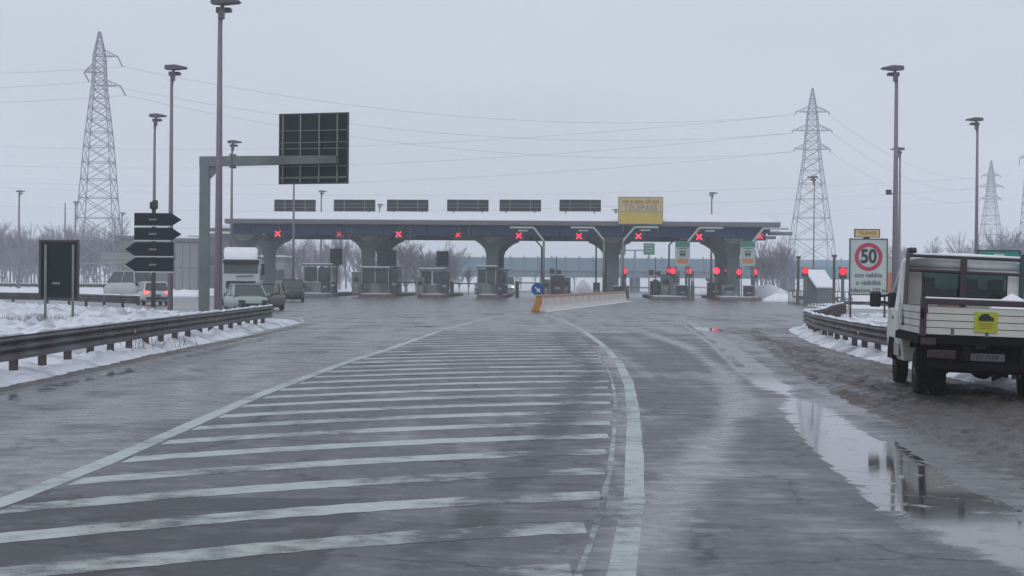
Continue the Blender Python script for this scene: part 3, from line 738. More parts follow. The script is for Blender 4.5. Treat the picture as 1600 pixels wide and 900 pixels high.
# ------------------------------------------------------------------ toll islands
def island(px, d, w, l, lab, m_k):
    x, y = pl(px, d)
    poly = [(-w/2, l), (w/2, l), (w/2, .8), (w/4, 0), (-w/4, 0), (-w/2, .8)]
    t = thing('toll_island', lab, 'traffic island', (x, y, 0), -A, 'raised islands between the toll lanes')
    MB().prism(poly, 0, .32, 'z').build('kerb', m_k, t, bevel=.05)
    MB().prism([(p*.9, q*.97+.15) for p, q in poly], .32, .38, 'z').build('snow_cover', M['snow_clean'], t)
    return x, y
def booth(px, d, w, l, h, lab, dark=False, win=True, cab=.6):
    x, y = pl(px, d)
    t = thing('toll_booth', lab, 'toll booth', (x, y, .3), -A, 'booths on the toll islands')
    wm = M['boothdark'] if dark else M['boothwall']
    MB().box((0, l/2, h*.2), (w, l, h*.4)).build('wall', wm, t, bevel=.02)
    m = MB()
    for i in (-1, 1):
        for j in (0, .5, 1): m.box((i*(w/2-.05), .05 + j*(l-.1), h*.68), (.1, .1, h*.56))
    m.box((0, .05, h*.62), (.08, .08, h*.45)); m.build('frame', M['boothlight'], t)
    pn = MB()
    for i in (-1, 1): pn2 = MB().box((i*(w/4), .06, h*.67), (w/2-.14, .03, h*.5)).build('window', M['boothglass'], t)
    for i in (-1, 1): MB().box((i*(w/2-.06), l/2, h*.67), (.03, l-.3, h*.5)).build('window', M['boothglass'], t)
    MB().box((0, l/2, h+.02), (w+.25, l+.5, .14)).build('roof', M['boothwall'], t, bevel=.02)
    MB().box((0, l/2, h+.13), (w+.2, l+.4, .09)).build('roof_snow', M['snow_clean'], t, bevel=.03)
    # clerk's seat back seen through the glass and hatch
    MB().box((-w*.18, -.03, h*.58), (.3, .05, .42)).build('hatch', M['boothdark'], t)
def machine(px, d, w, h, lab, m_, z0=.3, snowtop=False, name='ticket_machine', cat='machine', dep=.7):
    x, y = pl(px, d)
    t = thing(name, lab, cat, (x, y, z0), -A)
    MB().box((0, 0, h/2), (w, dep, h)).build('cabinet', m_, t, bevel=.04)
    MB().box((0, -dep/2-.01, h*.68), (w*.6, .03, h*.24)).build('screen', M['ink'], t)
    MB().box((0, -dep/2-.01, h*.38), (w*.4, .04, h*.1)).build('slot', M['boothlight'], t)
    MB().box((0, 0, h+.035), (w+.1, dep+.1, .07)).build('hood', M['snow_clean'] if snowtop else m_, t, bevel=.02)
def bollard(px, d, h, lab, m_, w=.35):
    x, y = pl(px, d); t = thing('bollard', lab, 'bollard', (x, y, .3), -A, 'bollards at the island ends')
    MB().bar((0, 0, 0), (0, 0, h), w/2, w/2*.85, n=10).build('post', m_, t, smooth=False); MB().bar((0, 0, h), (0, 0, h+.1), w/2*.9, w/4, n=10).build('cap', M['boothlight'], t)
    MB().bar((0, 0, h*.6), (0, 0, h*.75), w/2*1.02, n=10).build('band', M['signwhite'], t)
ords = ['left end island behind the dark parked vehicle', 'red kerbed island at the second column pair', 'red kerbed island between second and third columns', 'island at the middle column', 'island behind the orange barrier end', 'island at the fourth column', 'island under the first white bus board', 'island under the second white bus board']
for (px, w, kz), lab in zip(((495, 3.6, 'kerbgrey'), (588, 3.9, 'kerb'), (676, 3.3, 'kerb'), (768, 3.1, 'kerb'), (864, 3.0, 'kerbgrey'), (948, 3.4, 'kerbgrey'), (1050, 3.9, 'kerbgrey'), (1158, 4.2, 'kerbgrey')), ords):
    island(px, -5 if px < 1000 else -9, w, 26, 'raised toll ' + lab, M[kz])
booth(496, -1, 3.0, 5, 3.0, 'pale glazed toll booth at the left end of the canopy')
booth(586, -2.5, 2.9, 4, 2.7, 'toll booth in front of the second column pair'); booth(604, 6, 2.6, 4, 2.8, 'rear toll booth behind the second column pair')
booth(675, -2.5, 2.5, 4, 2.6, 'toll booth on the island between second and third columns')
booth(760, -2.5, 2.0, 4, 2.9, 'toll booth at the foot of the middle column'); booth(783, 2, 1.2, 3, 2.6, 'narrow dark booth right of the middle column', True)
for px, d, w, h, lab, mk, sn in ((557, -4, .9, 2.2, 'grey green cabinet left of the second column pair', 'boothwall', 0), (616, -4, .8, 2.7, 'tall dark cabinet right of the second column pair', 'boothdark', 0), (657, -4, .8, 1.7, 'low cabinet at the left of the third island', 'boothwall', 0), (695, -4, .9, 2.3, 'dark upright cabinet at the right of the third island', 'boothdark', 0), (781, -4.6, .7, 1.8, 'dark cabinet at the foot of the middle column', 'boothdark', 0), (852, -3, 1.1, 1.6, 'grey green cabinet behind the blue arrow sign', 'boothwall', 0), (871, -2, 1.4, 2.0, 'wide dark cabinet right of the blue arrow sign', 'boothdark', 0), (885, 2, .9, 1.8, 'green grey cabinet at the right edge of the fifth island', 'boothwall', 0), (932, -3.5, .7, 1.3, 'dark round topped cabinet left of the fourth column', 'boothdark', 0), (965, -3, .9, 1.0, 'low dark machine with snow on its hood beside the fourth column', 'boothdark', 1), (508, -4, .8, 1.9, 'cabinet in front of the left end booth', 'boothdark', 0),
        (1066, -8, 1.1, 1.15, 'dark machine with snow topped hood under the first bus board', 'boothdark', 1), (1170, -8, 1.1, 1.15, 'dark machine with snow topped hood under the second bus board', 'boothdark', 1), (1026, 1, 1.4, 1.5, 'dark cabinet left of the first bus board island', 'boothdark', 0), (1040, -1, 1.1, 2.2, 'dark green equipment cabinet left of the first bus board', 'boothwall', 0), (1055, -2, .9, 2.6, 'tall grey cabinet behind the first bus board', 'boothwall', 0), (1118, 0, 1.8, 1.4, 'dark low cabinet left of the fifth column pair', 'boothdark', 0), (1139, -2, 1.6, 1.2, 'green grey cabinet in front of the fifth column pair', 'boothwall', 0)):
    machine(px, d, w, h, lab, M[mk], snowtop=bool(sn))
for px, d, h, lab, mk in ((472, -4, 1.0, 'grey bollard at the left end toll island', 'boothdark'), (520, -4.3, 1.3, 'dark bollard right of the left end toll booth', 'boothdark'), (744, -4.4, 1.2, 'bollard at the left edge of the middle island', 'boothwall'), (843, -4.3, 1.0, 'bollard left of the fifth island cabinets', 'boothdark'), (1082, -8, 2.6, 'tall grey red topped bollard post right of the first bus board', 'gantry'), (976, -4.2, 2.3, 'tall grey post bollard at the barrier end', 'gantry')):
    bollard(px, d, h, lab, M[mk])
# square sign backs on the islands
for px, w_, y0, y1, d, lab in ((525, 19, 388.5, 413.5, 0, 'dark square sign back over the lane left of the second column'), (610, 18, 390.5, 415.5, -1, 'dark square sign back beside the second column pair'), (691, 19, 392.5, 416, 0, 'dark square sign back left of the middle lane gap'), (779, 14, 394, 417.5, 4, 'dark square sign back partly behind the middle column')):
    x, y = pl(px, d); k_ = y / F; z0, z1 = H(px, y1, y), H(px, y0, y)
    t = thing('square_sign', lab, 'sign', (x, y, 0), -A, 'dark square sign backs above the booths')
    MB().box((0, 0, (z0+z1)/2), (w_*k_, .08, z1-z0)).build('panel', M['signback'], t); MB().bar((0, .1, .3), (0, .1, z1-.1), .06).build('post', M['post'], t)
    fm = MB().box((0, -.05, 0), (w_*k_, .04, .06)).mesh('rib', M['signedge'])
    for q in (.25, .75): link('rib', fm, t, (0, 0, z0+(z1-z0)*q))
# white bus boards
for px, lab in ((1066, 'first'), (1168, 'second')):
    x, y = pl(px, -8.5); k_ = y / F; z0, z1 = H(px, 415.5, y), H(px, 377, y); w = 23 * k_; h = z1 - z0
    t = thing('bus_board', 'white board with green header and bus symbol, ' + ('left one near the yellow sign' if px < 1100 else 'right one at the canopy end'), 'sign', (x, y, 0), -A, 'white toll boards with green headers')
    MB().box((0, 0, (z0+z1)/2), (w, .1, h)).build('panel', M['signwhite'], t)
    MB().box((0, -.06, z1-h*.12), (w*.98, .03, h*.23)).build('header', M['green'], t)
    MB().box((0, -.06, z0+h*.2), (w*.76, .03, h*.17)).build('orange_field', M['orange'], t)
    b = MB(); c = z0 + h*.52
    b.box((0, -.06, c+.18), (w*.36, .03, .1)); b.box((-w*.17, -.06, c), (.08, .03, .4)); b.box((w*.17, -.06, c), (.08, .03, .4)); b.box((0, -.06, c-.12), (w*.36, .03, .22)); b.box((-w*.1, -.06, c-.29), (.1, .03, .12)); b.box((w*.12, -.06, c-.29), (.1, .03, .12)); b.box((0, -.06, z1-h*.3), (w*.6, .03, .06))
    b.build('bus_symbol', M['ink'], t)
    b = MB()
    for q in (-.42, .42): b.bar((w*q, .1, .3), (w*q, .1, z1-.2), .06)
    b.build('support', M['gantry'], t)
# red traffic lights on posts
for px, py, d, sz, lab in ((975, 423.5, -4.5, 1, 'on the post at the end of the pale barrier'), (1045, 422.5, 4, .85, 'dimmer one left of the first bus board'), (1051.5, 423.5, -7, 1, 'directly left of the first bus board'), (1077, 423.5, -8, 1, 'at the right foot of the first bus board'), (1119, 423, -2, 1.15, 'bright one left of the fifth column pair'), (1135, 422.5, 14, .7, 'small one seen between the fifth column pair'), (1155, 425, -8, 1, 'left foot of the second bus board'), (1179, 425, -6, .95, 'right foot of the second bus board')):
    x, y = pl(px, d); z = H(px, py, y)
    t = thing('traffic_light', 'round red light, ' + lab, 'traffic light', (x, y, 0), -A, 'red traffic lights on the toll islands')
    MB().box((0, .12, z-.15), (.5, .24, 1.0)).build('housing', M['boothdark'], t, bevel=.03)
    n = 14
    b = MB().prism([(.30*sz*math.cos(2*math.pi*i/n), z+.30*sz*math.sin(2*math.pi*i/n)) for i in range(n)], -.04, .0, 'y'); b.build('red_lens', M['red'] if sz > 1.05 else M['redmid'] if sz > .9 else M['redsoft'], t)
    MB().bar((0, .1, .3), (0, .1, z-.6), .09, n=8).build('post', M['gantry'], t)
# barrier booms
for px, px2, py, d, col_, lab in ((706, 745, 443, 6, 'rack', 'lowered boom across the lane left of the middle column'), (808, 846, 442, 6, 'rack', 'lowered boom across the lane behind the blue arrow sign'), (980, 1036, 449.5, 2, 'signrib', 'lowered boom right of the pale barrier end'), (1082, 1106, 449, -2, 'signwhite', 'lowered boom between the two bus boards'), (618, 650, 441, 6, 'rack', 'lowered boom right of the second column pair')):
    x, y = pl(px, d); k_ = y / F; z = H(px, py, y)
    t = thing('toll_boom', lab, 'barrier boom', (x, y, 0), -A, 'lowered booms across the toll lanes')
    L_ = (px2-px)*k_; MB().box((L_/2, 0, z), (L_, .07, .12)).build('boom', M[col_], t); MB().box((0, .1, z/2+.1), (.4, .4, z+.2)).build('drive_box', M['boothwall'], t)
# portal equipment: two clustered camera posts on the fifth island and on the sixth
for px, hgt, lab in ((869, 400, 'thin mast with dark camera clusters beside the blue arrow sign'), (1024, 402, 'thin mast with dark camera left of the first bus board')):
    x, y = pl(px, -1); z = H(px, hgt, y)
    t = thing('camera_mast', lab, 'camera mast', (x, y, 0), -A)
    MB().bar((0, 0, .3), (0, 0, z), .05).build('pole', M['post'], t)
    b = MB().box((-.45, 0, z-1.6), (.5, .5, .55)); b.box((.3, 0, z-1.7), (.4, .4, .5)); b.bar((-.4, 0, z-1.6), (.4, 0, z-1.7), .05); b.build('camera', M['boothdark'], t, bevel=.05)
    MB().box((0, -.1, 1.4), (.55, .5, 1.3)).build('cabinet', M['boothdark'], t, bevel=.05)

# ------------------------------------------------------------------ jersey barrier and blue arrow sign
a = Vector(gp(846, 487)); b = Vector(gp(976, 471.5))
d = b - a; nseg = 14; sl_ = d.length / nseg; ang = math.atan2(d.y, d.x)
jb = thing('plastic_barrier', 'long pale plastic road barrier with orange top rail before the toll', 'barrier', (a.x, a.y, 0), ang)
pf = [(-.3, 0), (-.3, .1), (-.18, .32), (-.1, .78), (.1, .78), (.18, .32), (.3, .1), (.3, 0)]
me_s = MB().prism(pf, .03, sl_-.05, 'x').mesh('barrier_unit', M['barrier'])
me_t = MB().box((sl_/2, 0, .86), (sl_-.04, .22, .16)).mesh('top_rail', M['barriertop'])
for i in range(nseg):
    u = link('barrier_unit', me_s, jb, (i*sl_, .02 * (i % 2), 0)); link('top_rail', me_t, u, (0, 0, 0))
MB().prism([(-.45, 0), (-.42, .06), (.42, .06), (.45, 0)], -1, d.length+2, 'x').build('snow_foot', M['snow_clean'], jb)
x, y = gp(839, 487.5)
t = thing('barrier_end', 'orange cushion at the left end of the pale barrier', 'barrier end', (x, y, 0), 0)
MB().prism([(-.36, 0), (.1, 0), (.28, .5), (.3, .92), (-.05, .92), (-.12, .5)], -.4, .6, 'y').build('cushion', M['barrierorange'], t, bevel=.04)
MB().box((.12, -.2, .95), (.34, .5, .05)).build('lid', M['yellow'], t)
t = thing('arrow_roundel', 'round blue sign with white arrow pointing down right on the orange barrier end', 'sign', (x + .02, y - .15, .93), 0)
zc = H(839, 452, y) - .93; rr = 9.6 / F * y
MB().bar((0, 0, zc), (0, .03, zc), rr, n=28).build('disc', M['blue'], t)
b = MB(); q = .7071
def rot2(p): return (p[0]*q + p[1]*q, zc - p[0]*q + p[1]*q)
ar = [(-.19, .035), (.04, .035), (.04, .13), (.22, 0), (.04, -.13), (.04, -.035), (-.19, -.035)]
b.prism([rot2(p) for p in ar], -.012, -.004, 'y'); b.build('arrow', mat('arrow_white', (.7, .75, .78), .5), t)
MB().bar((0, .06, 0), (0, .06, zc), .03).build('post', M['post'], t)

# ------------------------------------------------------------------ cantilever gantry with the big sign back
GZ = 78.0; k_ = GZ / F
gx = X(319, GZ)
g_ = thing('cantilever_gantry', 'grey steel cantilever post carrying a big dark sign over the road', 'gantry', (gx, GZ, 0), 0)
zt = H(319, 246, GZ)
post = MB(); post.box((0, 0, zt/2), (.42, .42, zt), 0, 1.0); post.build('post', M['gantry'], g_, bevel=.02)
yaw = -.33
def gv(s, z=0): return (s*math.cos(yaw), s*math.sin(yaw), z)
L2 = (543-319)*k_ / math.cos(yaw) * .955
rows = []
for s, hh in ((-.2, .22), (1.5, .21), (L2, .16)):
    c = gv(s); n_ = (-math.sin(yaw), math.cos(yaw)); zc = zt - .18 - (.05 if s > 0 else 0)*0 
    rows.append([(c[0]-n_[0]*.16, c[1]-n_[1]*.16, zc-hh), (c[0]+n_[0]*.16, c[1]+n_[1]*.16, zc-hh), (c[0]+n_[0]*.16, c[1]+n_[1]*.16, zc+hh), (c[0]-n_[0]*.16, c[1]-n_[1]*.16, zc+hh)])
MB().ring(rows).build('arm', M['gantry'], g_)
c = gv(1.35); MB().box((c[0], c[1], zt-.18), (.1, .5, .62), yaw).build('flange', M['gantry'], g_, bevel=.02)
MB().prism([(.2, zt-.38), (.75, zt-.38), (.2, zt-.95)], -.14, .14, 'y').build('gusset', M['gantry'], g_)
sg = thing('motorway_sign', 'large square motorway sign seen from behind with green ribbed back', 'sign', (gx, GZ, 0), 0)
sc_ = (496.5-319)*k_/math.cos(yaw)*.955; SC = Vector(gv(sc_)); nrm = Vector((-math.sin(yaw), math.cos(yaw), 0))
zs0, zs1 = H(497, 286, GZ-1.5), H(497, 177, GZ-1.5); SW = 112*k_/math.cos(yaw)*.97
pc = SC + nrm*.42
MB().box((pc.x, pc.y, (zs0+zs1)/2), (SW, .05, zs1-zs0), yaw).build('panel', M['signback'], sg)
e = MB()
for q in (-1, 1):
    ee = pc + Vector(gv(q*SW/2)); e.box((ee.x, ee.y, (zs0+zs1)/2), (.06, .1, zs1-zs0+.06), yaw)
    e.box((pc.x, pc.y, (zs0+zs1)/2+q*(zs1-zs0)/2), (SW, .1, .06), yaw)
e.build('frame', M['signedge'], sg)
for q in (-.44, -.18, .095, .36):
    ee = pc - nrm*.09 + Vector(gv(q*SW)); MB().box((ee.x, ee.y, (zs0+zs1)/2), (.055, .08, zs1-zs0-.1), yaw).build('upright', M['signrib'], sg)
for q in (.905-.66, .905-.83, 1-.5, .588, .76, .09):
    ee = pc - nrm*.045; MB().box((ee.x, ee.y, zs0+(zs1-zs0)*q), (SW-.1, .05, .03), yaw).build('crossbar', M['signrib'], sg)

# ------------------------------------------------------------------ two post sign back, left
Z = 60.0; x0, x1 = X(71, Z), X(114, Z); t = thing('two_post_sign', 'tall dark sign seen from behind on two posts in the snow', 'sign', ((x0+x1)/2, Z, 0), 0)
z0, z1 = H(92, 468, Z), H(92, 375, Z); w = 62*Z/F; xc = X(91.5, Z) - (x0+x1)/2
MB().box((xc, .1, (z0+z1)/2), (w, .06, z1-z0)).build('panel', M['signback'], t)
e = MB()
for q in (-1, 1): e.box((xc+q*w*.48, .06, (z0+z1)/2), (.07, .1, z1-z0+.02)); e.box((xc, .06, (z0+z1)/2+q*(z1-z0)*.485), (w*.92, .1, .07))
e.build('frame', M['signedge'], t)
for xx in (x0, x1): MB().bar((xx-(x0+x1)/2, 0, 0), (xx-(x0+x1)/2, 0, z1-.15), .045, n=8).build('post', M['signrib'], t, smooth=True)
MB().box((xc-.1, .05, (z0+z1)/2-.45), (.25, .02, .08)).build('sticker', M['signrib'], t)

# ------------------------------------------------------------------ arrow signs
Z = 72.0; t = thing('arrow_signpost', 'dark post with four arrow shaped direction signs seen from behind', 'signpost', (X(239.5, Z), Z, 0), 0); k_ = Z/F
def zz(py): return H(240, py, Z)
MB().bar((0, 0, 0), (0, 0, zz(318)), .085, n=10).build('post', M['post'], t, smooth=True)
b = MB(); b.box((0, 0, zz(321)), (.3, .28, .3)); b.box((.05, 0, zz(315)), (.2, .2, .12)); b.build('lamp_head', M['plastic'], t, bevel=.04)
for (ya, yb, dr) in ((333, 353.5, 1), (355.5, 376, 1), (378.5, 401, -1), (402.5, 425, -1)):
    l, r_, tip = (210-239.5)*k_, (268-239.5)*k_, (284-239.5)*k_
    za, zb = zz(ya), zz(yb); zm = (za+zb)/2
    if dr > 0: poly = [(l, za), (r_, za), (tip, zm), (r_, zb), (l, zb)]
    else: l2, r2, tp = (212-239.5)*k_, (272-239.5)*k_, (196-239.5)*k_; poly = [(r2, za), (l2, za), (tp, zm), (l2, zb), (r2, zb)]
    a = MB().prism(poly, -.14, -.1, 'y').build('arrow_sign', M['signback'], t, bevel=.012)
    xa = min(p[0] for p in poly); xb = max(p[0] for p in poly)
    MB().box(((poly[0][0]+poly[1][0])/2, -.15, zb+.0), (abs(poly[0][0]-poly[1][0]), .05, .045)).build('lower_edge', M['signwhite'], a)
    MB().box((0, -.17, zm), (.3, .08, .07)).build('clamp', M['signrib'], a)

# ------------------------------------------------------------------ 50 sign
Z = 83.0; k_ = Z/F; t = thing('speed_sign', 'large white board with red ringed 50 speed limit and Italian text', 'sign', (X(1356.5, Z), Z, 0), .06)
def z5(py): return H(1356, py, Z)
w = 59*k_; z0, z1 = z5(460.5), z5(373.5)
MB().box((0, 0, (z0+z1)/2), (w, .05, z1-z0)).build('panel', M['signwhite'], t)
e = MB()
for q in (-1, 1): e.box((q*w/2, -.0, (z0+z1)/2), (.05, .09, z1-z0+.05)); e.box((0, -.0, (z0+z1)/2+q*(z1-z0)/2), (w, .09, .05))
e.build('frame', M['signedge'], t)
zc = z5(401.5); ro, ri = 22*k_, 15.8*k_; n = 40; b = MB(); kk = 0
for i in range(n):
    a0 = 2*math.pi*i/n
    b.v += [(ro*math.cos(a0), -.034, zc+ro*math.sin(a0)), (ri*math.cos(a0), -.034, zc+ri*math.sin(a0))]
for i in range(n): j = (i+1) % n; b.f.append((2*i, 2*j, 2*j+1, 2*i+1))
b.build('red_ring', M['signred'], t)
text('number', '50', .88, M['ink'], t, (0, -.036, zc+.0), sx=.86, bold=.03)
for s_, py in (('con nebbia', 430), ('o visibilità', 442), ('inferiore 100 m', 454)):
    text('lettering', s_, .3, mat('ink_faded', (.1, .09, .12), .5), t, (0 if py < 450 else .0, -.036, z5(py)), sx=.98 if py < 450 else .88, bold=.006)
b = MB()
for q in (-.46, .46): b.bar((w*q, .1, 0), (w*q, .1, z1-.2), .05, n=8)
b.build('support', M['post'], t, smooth=True)
t2 = thing('small_yellow_sign', 'small pale yellow plate mounted above the 50 speed sign', 'sign', (X(1354, Z), Z, 0), .06)
za, zb = z5(370.5), z5(358.5)
MB().box((0, 0, (za+zb)/2), (39*k_, .06, zb-za)).build('plate', M['yellowpale'], t2, bevel=.01)
e = MB()
for q in (-1, 1): e.box((q*39*k_/2, -.0, (za+zb)/2), (.04, .1, zb-za+.04)); e.box((0, 0, (za+zb)/2+q*(zb-za)/2), (39*k_, .1, .04))
e.build('frame', M['signedge'], t2)
text('lettering', 'TELEPASS', .22, M['ochretext'], t2, (0, -.045, (za+zb)/2), sx=.95, bold=.004)
MB().box((0, .08, za-.04), (.3, .05, .3)).build('bracket', M['post'], t2)

# ------------------------------------------------------------------ light masts
def mast(px, pytop, Z, lab, side=1, extra=False, r0=.14, bare=False):
    x = X(px, Z); zt = H(px, pytop, Z)
    t = thing('light_mast', lab, 'light mast', (x, Z, 0), 0, 'tall light masts')
    MB().bar((0, 0, 0), (0, 0, zt-.35), r0, r0*.5, n=8).build('pole', M['mast'], t, smooth=True)
    if bare: return t
    h = MB(); h.ring([[(side*p[0], q, zt+p[1]) for p in ((-.32, -.07), (-.28, .1), (.2, .13), (.72, .02), (.68, -.04), (.1, -.1))] for q in (-.3, .3)]); h.build('lamp_head', M['lamp'], t)
    h = MB().ring([[(side*p[0]*.9+.05*side, q, zt+p[1]-.22) for p in ((-.3, -.1), (-.28, .08), (.3, .06), (.3, -.06))] for q in (.3, .75)]); h.build('lamp_head', M['lamp'], t)
    h = MB().box((.05*side, 0, zt-.42), (.2, .24, .4)); h.bar((0, 0, zt-.9), (.08*side, 0, zt-.1), .07); h.build('bracket', M['lamp'], t)
    if extra:
        zf = H(px, 303, Z); h = MB().bar((0, 0, zf), (-.3, 0, zf), .03); h.box((-.33, 0, zf+.08), (.2, .2, .24), .4); h.build('floodlight', M['lamp'], t)
    return t
mast(341, 3, 65, 'tallest light mast behind the cantilever gantry, cut by the top edge', r0=.16)
mast(266, 106, 86, 'light mast between the left pylon and the gantry post')
mast(240, 181, 112, 'light mast rising behind the arrow signpost')
mast(361, 222, 134, 'light mast just right of the gantry post')
mast(501, 299, 232, 'light mast above the gap between first two roof signs', r0=.17)
mast(592, 320, 270, 'distant light mast between second and third roof signs', r0=.17)
mast(29, 299, 222, 'light mast at the far left edge', r0=.2)
mast(458, 245, 175, 'light mast hidden behind the big motorway sign', r0=.15, bare=True)
mast(117, 316, 260, 'light mast just left of the left pylon base', r0=.2)
mast(190, 333, 290, 'small distant light mast right of the left pylon base', r0=.18)
mast(101, 313, 255, 'thin bare mast among the trees left of the pylon', r0=.18, bare=True)
mast(1398, 107, 86, 'tallest light mast on the right, behind the 50 sign', side=-1, extra=True, r0=.16)
mast(1404.5, 233, 139, 'light mast almost hidden behind the tall right mast', side=-1)
mast(1525, 187, 112, 'light mast above the green board and flatbed truck', side=-1)
mast(1111, 302, 215, 'light mast above the right part of the canopy', side=1, r0=.17)
mast(1271, 277, 178, 'light mast standing inside the right pylon outline', side=-1, r0=.09)
mast(962, 328, 280, 'distant light mast left of the yellow sign', side=-1, r0=.17)

# ------------------------------------------------------------------ pylons and cables
def lattice(mb, prof, r, zs, half=None):
    """prof: function z -> half width"""
    for a, b in zip(zs, zs[1:]):
        wa, wb = prof(a), prof(b)
        c4 = ((-1, -1), (1, -1), (1, 1), (-1, 1))
        for i in range(4):
            p, q = c4[i], c4[(i+1) % 4]
            mb.bar((p[0]*wa, p[1]*wa, a), (p[0]*wb, p[1]*wb, b), r*1.5, n=4, caps=False)
            mb.bar((p[0]*wa, p[1]*wa, a), (q[0]*wb, q[1]*wb, b), r, n=3, caps=False)
            mb.bar((q[0]*wa, q[1]*wa, a), (p[0]*wb, p[1]*wb, b), r, n=3, caps=False)
            mb.bar((p[0]*wb, p[1]*wb, b), (q[0]*wb, q[1]*wb, b), r, n=3, caps=False)
def pylon(x, Z, Ht, prof, arms, lab, r=.055, rz=0, nz=16, grp='lattice power pylons'):
    t = thing('power_pylon', lab, 'pylon', (x, Z, 0), rz, grp)
    zs = [0]; z = 0
    while z < Ht - .8:
        z += max(1.0, prof(z) * 1.15); zs.append(min(z, Ht))
    if zs[-1] < Ht: zs.append(Ht)
    mb = MB(); lattice(mb, prof, r, zs); mb.build('lattice_tower', M['lattice'], t, fix=False)
    tips = []
    for (z, l, up, dl, ins) in arms:
        w = prof(z); a = MB(); s = 1 if l > 0 else -1
        for q in (-1, 1):
            a.bar((s*w, q*w, z), (l, 0, z), r*1.2, n=4); a.bar((s*prof(z+up), q*w, z+up), (l, 0, z), r*1.2, n=4)
            for f in (.3, .6): a.bar((s*w+(l-s*w)*f, q*w*(1-f), z), (s*w+(l-s*w)*f, q*w*(1-f), z+up*(1-f)), r*.8, n=3)
        a.bar((-s*w, 0, z), (s*w, 0, z), r*1.5, n=4)
        a.build('crossarm', M['lattice'], t, fix=False)
        i = MB().bar((l, 0, z), (l+dl, 0, z-ins), .11, .11, n=6); i.build('insulator', M['lattice'], t)
        p = Matrix.Rotation(rz, 3, 'Z') @ Vector((l+dl, 0, z-ins)); tips.append(Vector((x+p.x, Z+p.y, p.z)))
    return t, tips
def pw_(pts):
    def f(z):
        for (a, b), (c, d) in zip(pts, pts[1:]):
            if z <= c: return b + (d-b)*(z-a)/(c-a)
        return pts[-1][1]
    return f
Z = 278; k_ = Z/F; px = 153
def zl(py): return H(153, py, Z)
_, tipA = pylon(X(px, Z), Z, zl(50), pw_([(0, 35*k_), (zl(220), 19*k_), (zl(134), 10*k_), (zl(88), 8.5*k_), (zl(50), .15)]),
    [(zl(88), 28*k_, 11*k_, 8*k_, 16*k_), (zl(113), -24*k_, 12*k_, 8*k_, 15*k_), (zl(134), 33*k_, 10*k_, 8*k_, 15*k_)], 'lattice pylon with uneven arms at the far left', r=.06)
Z = 350; k_ = Z/F; px = 1267
def zr(py): return H(1267, py, Z)
_, tipB = pylon(X(px, Z), Z, zr(138), pw_([(0, 38*k_), (zr(400), 33*k_), (zr(250), 13*k_), (zr(175), 7*k_), (zr(138), .12)]),
    [(zr(a), s*l*k_, 9*k_, 0, 4*k_) for a, l in ((175, 26), (204, 31), (233, 28)) for s in (-1, 1)], 'large symmetric lattice pylon right of the toll canopy', r=.06)
Z = 540; k_ = Z/F
def zt_(py): return H(1549, py, Z)
_, tipC = pylon(X(1547, Z), Z, zt_(251), pw_([(0, 22*k_), (zt_(400), 18*k_), (zt_(311), 7*k_), (zt_(275), 4*k_), (zt_(251), .15)]),
    [(zt_(a), s*l*k_, 5*k_, 0, 3*k_) for a, l in ((275, 15), (292, 20), (311, 17)) for s in (-1, 1)], 'small faded pylon on the right, behind the green board', r=.08)
Z = 420; k_ = Z/F
def zu(py): return H(1612, py, Z)
_, tipD = pylon(X(1611, Z), Z, zu(205), pw_([(0, 26*k_), (zu(400), 17*k_), (zu(245), 7*k_), (zu(205), .15)]),
    [(zu(247), -20*k_, 7*k_, 0, 12*k_), (zu(247), 20*k_, 7*k_, 0, 12*k_)], 'pylon mostly cut off by the right edge', r=.07)
def cable(a, b, sag, lab, r=.035, n=28):
    a = Vector(a); b = Vector(b); mb = MB()
    pts = [a.lerp(b, i/n) - Vector((0, 0, 4*sag*(i/n)*(1-i/n))) - a for i in range(n+1)]
    for p, q in zip(pts, pts[1:]): mb.bar(p, q, r, n=3, caps=False)
    o = mb.build('power_cable', M['wire'], None, fix=False, loc=a); tag(o, lab, 'cable', 'overhead power cables'); return o
nm = ['top', 'middle', 'bottom']
for i in range(3):
    cable(tipA[i], tipB[i*2], 4.5, nm[i] + ' cable sagging between the left and right pylons', r=.03)
    cable(tipA[i], (-150, 262, tipA[i].z + 2), 3, nm[i] + ' cable leaving the left pylon to the left edge', r=.03)
    cable(tipB[i*2], (-170, 430, [29.5, 25, 21][i]+6), 5, nm[i] + ' cable running left of the right pylon to the far left', r=.035)
    cable(tipB[i*2+1], tipC[i*2], 4, nm[i] + ' cable from the right pylon to the small faded pylon', r=.035)
    cable((-240, 560, 33.5 - i*6.5), (tipC[i*2].x, tipC[i*2].y, tipC[i*2].z), 6, nm[i] + ' far cable across the sky behind the canopy', r=.045)

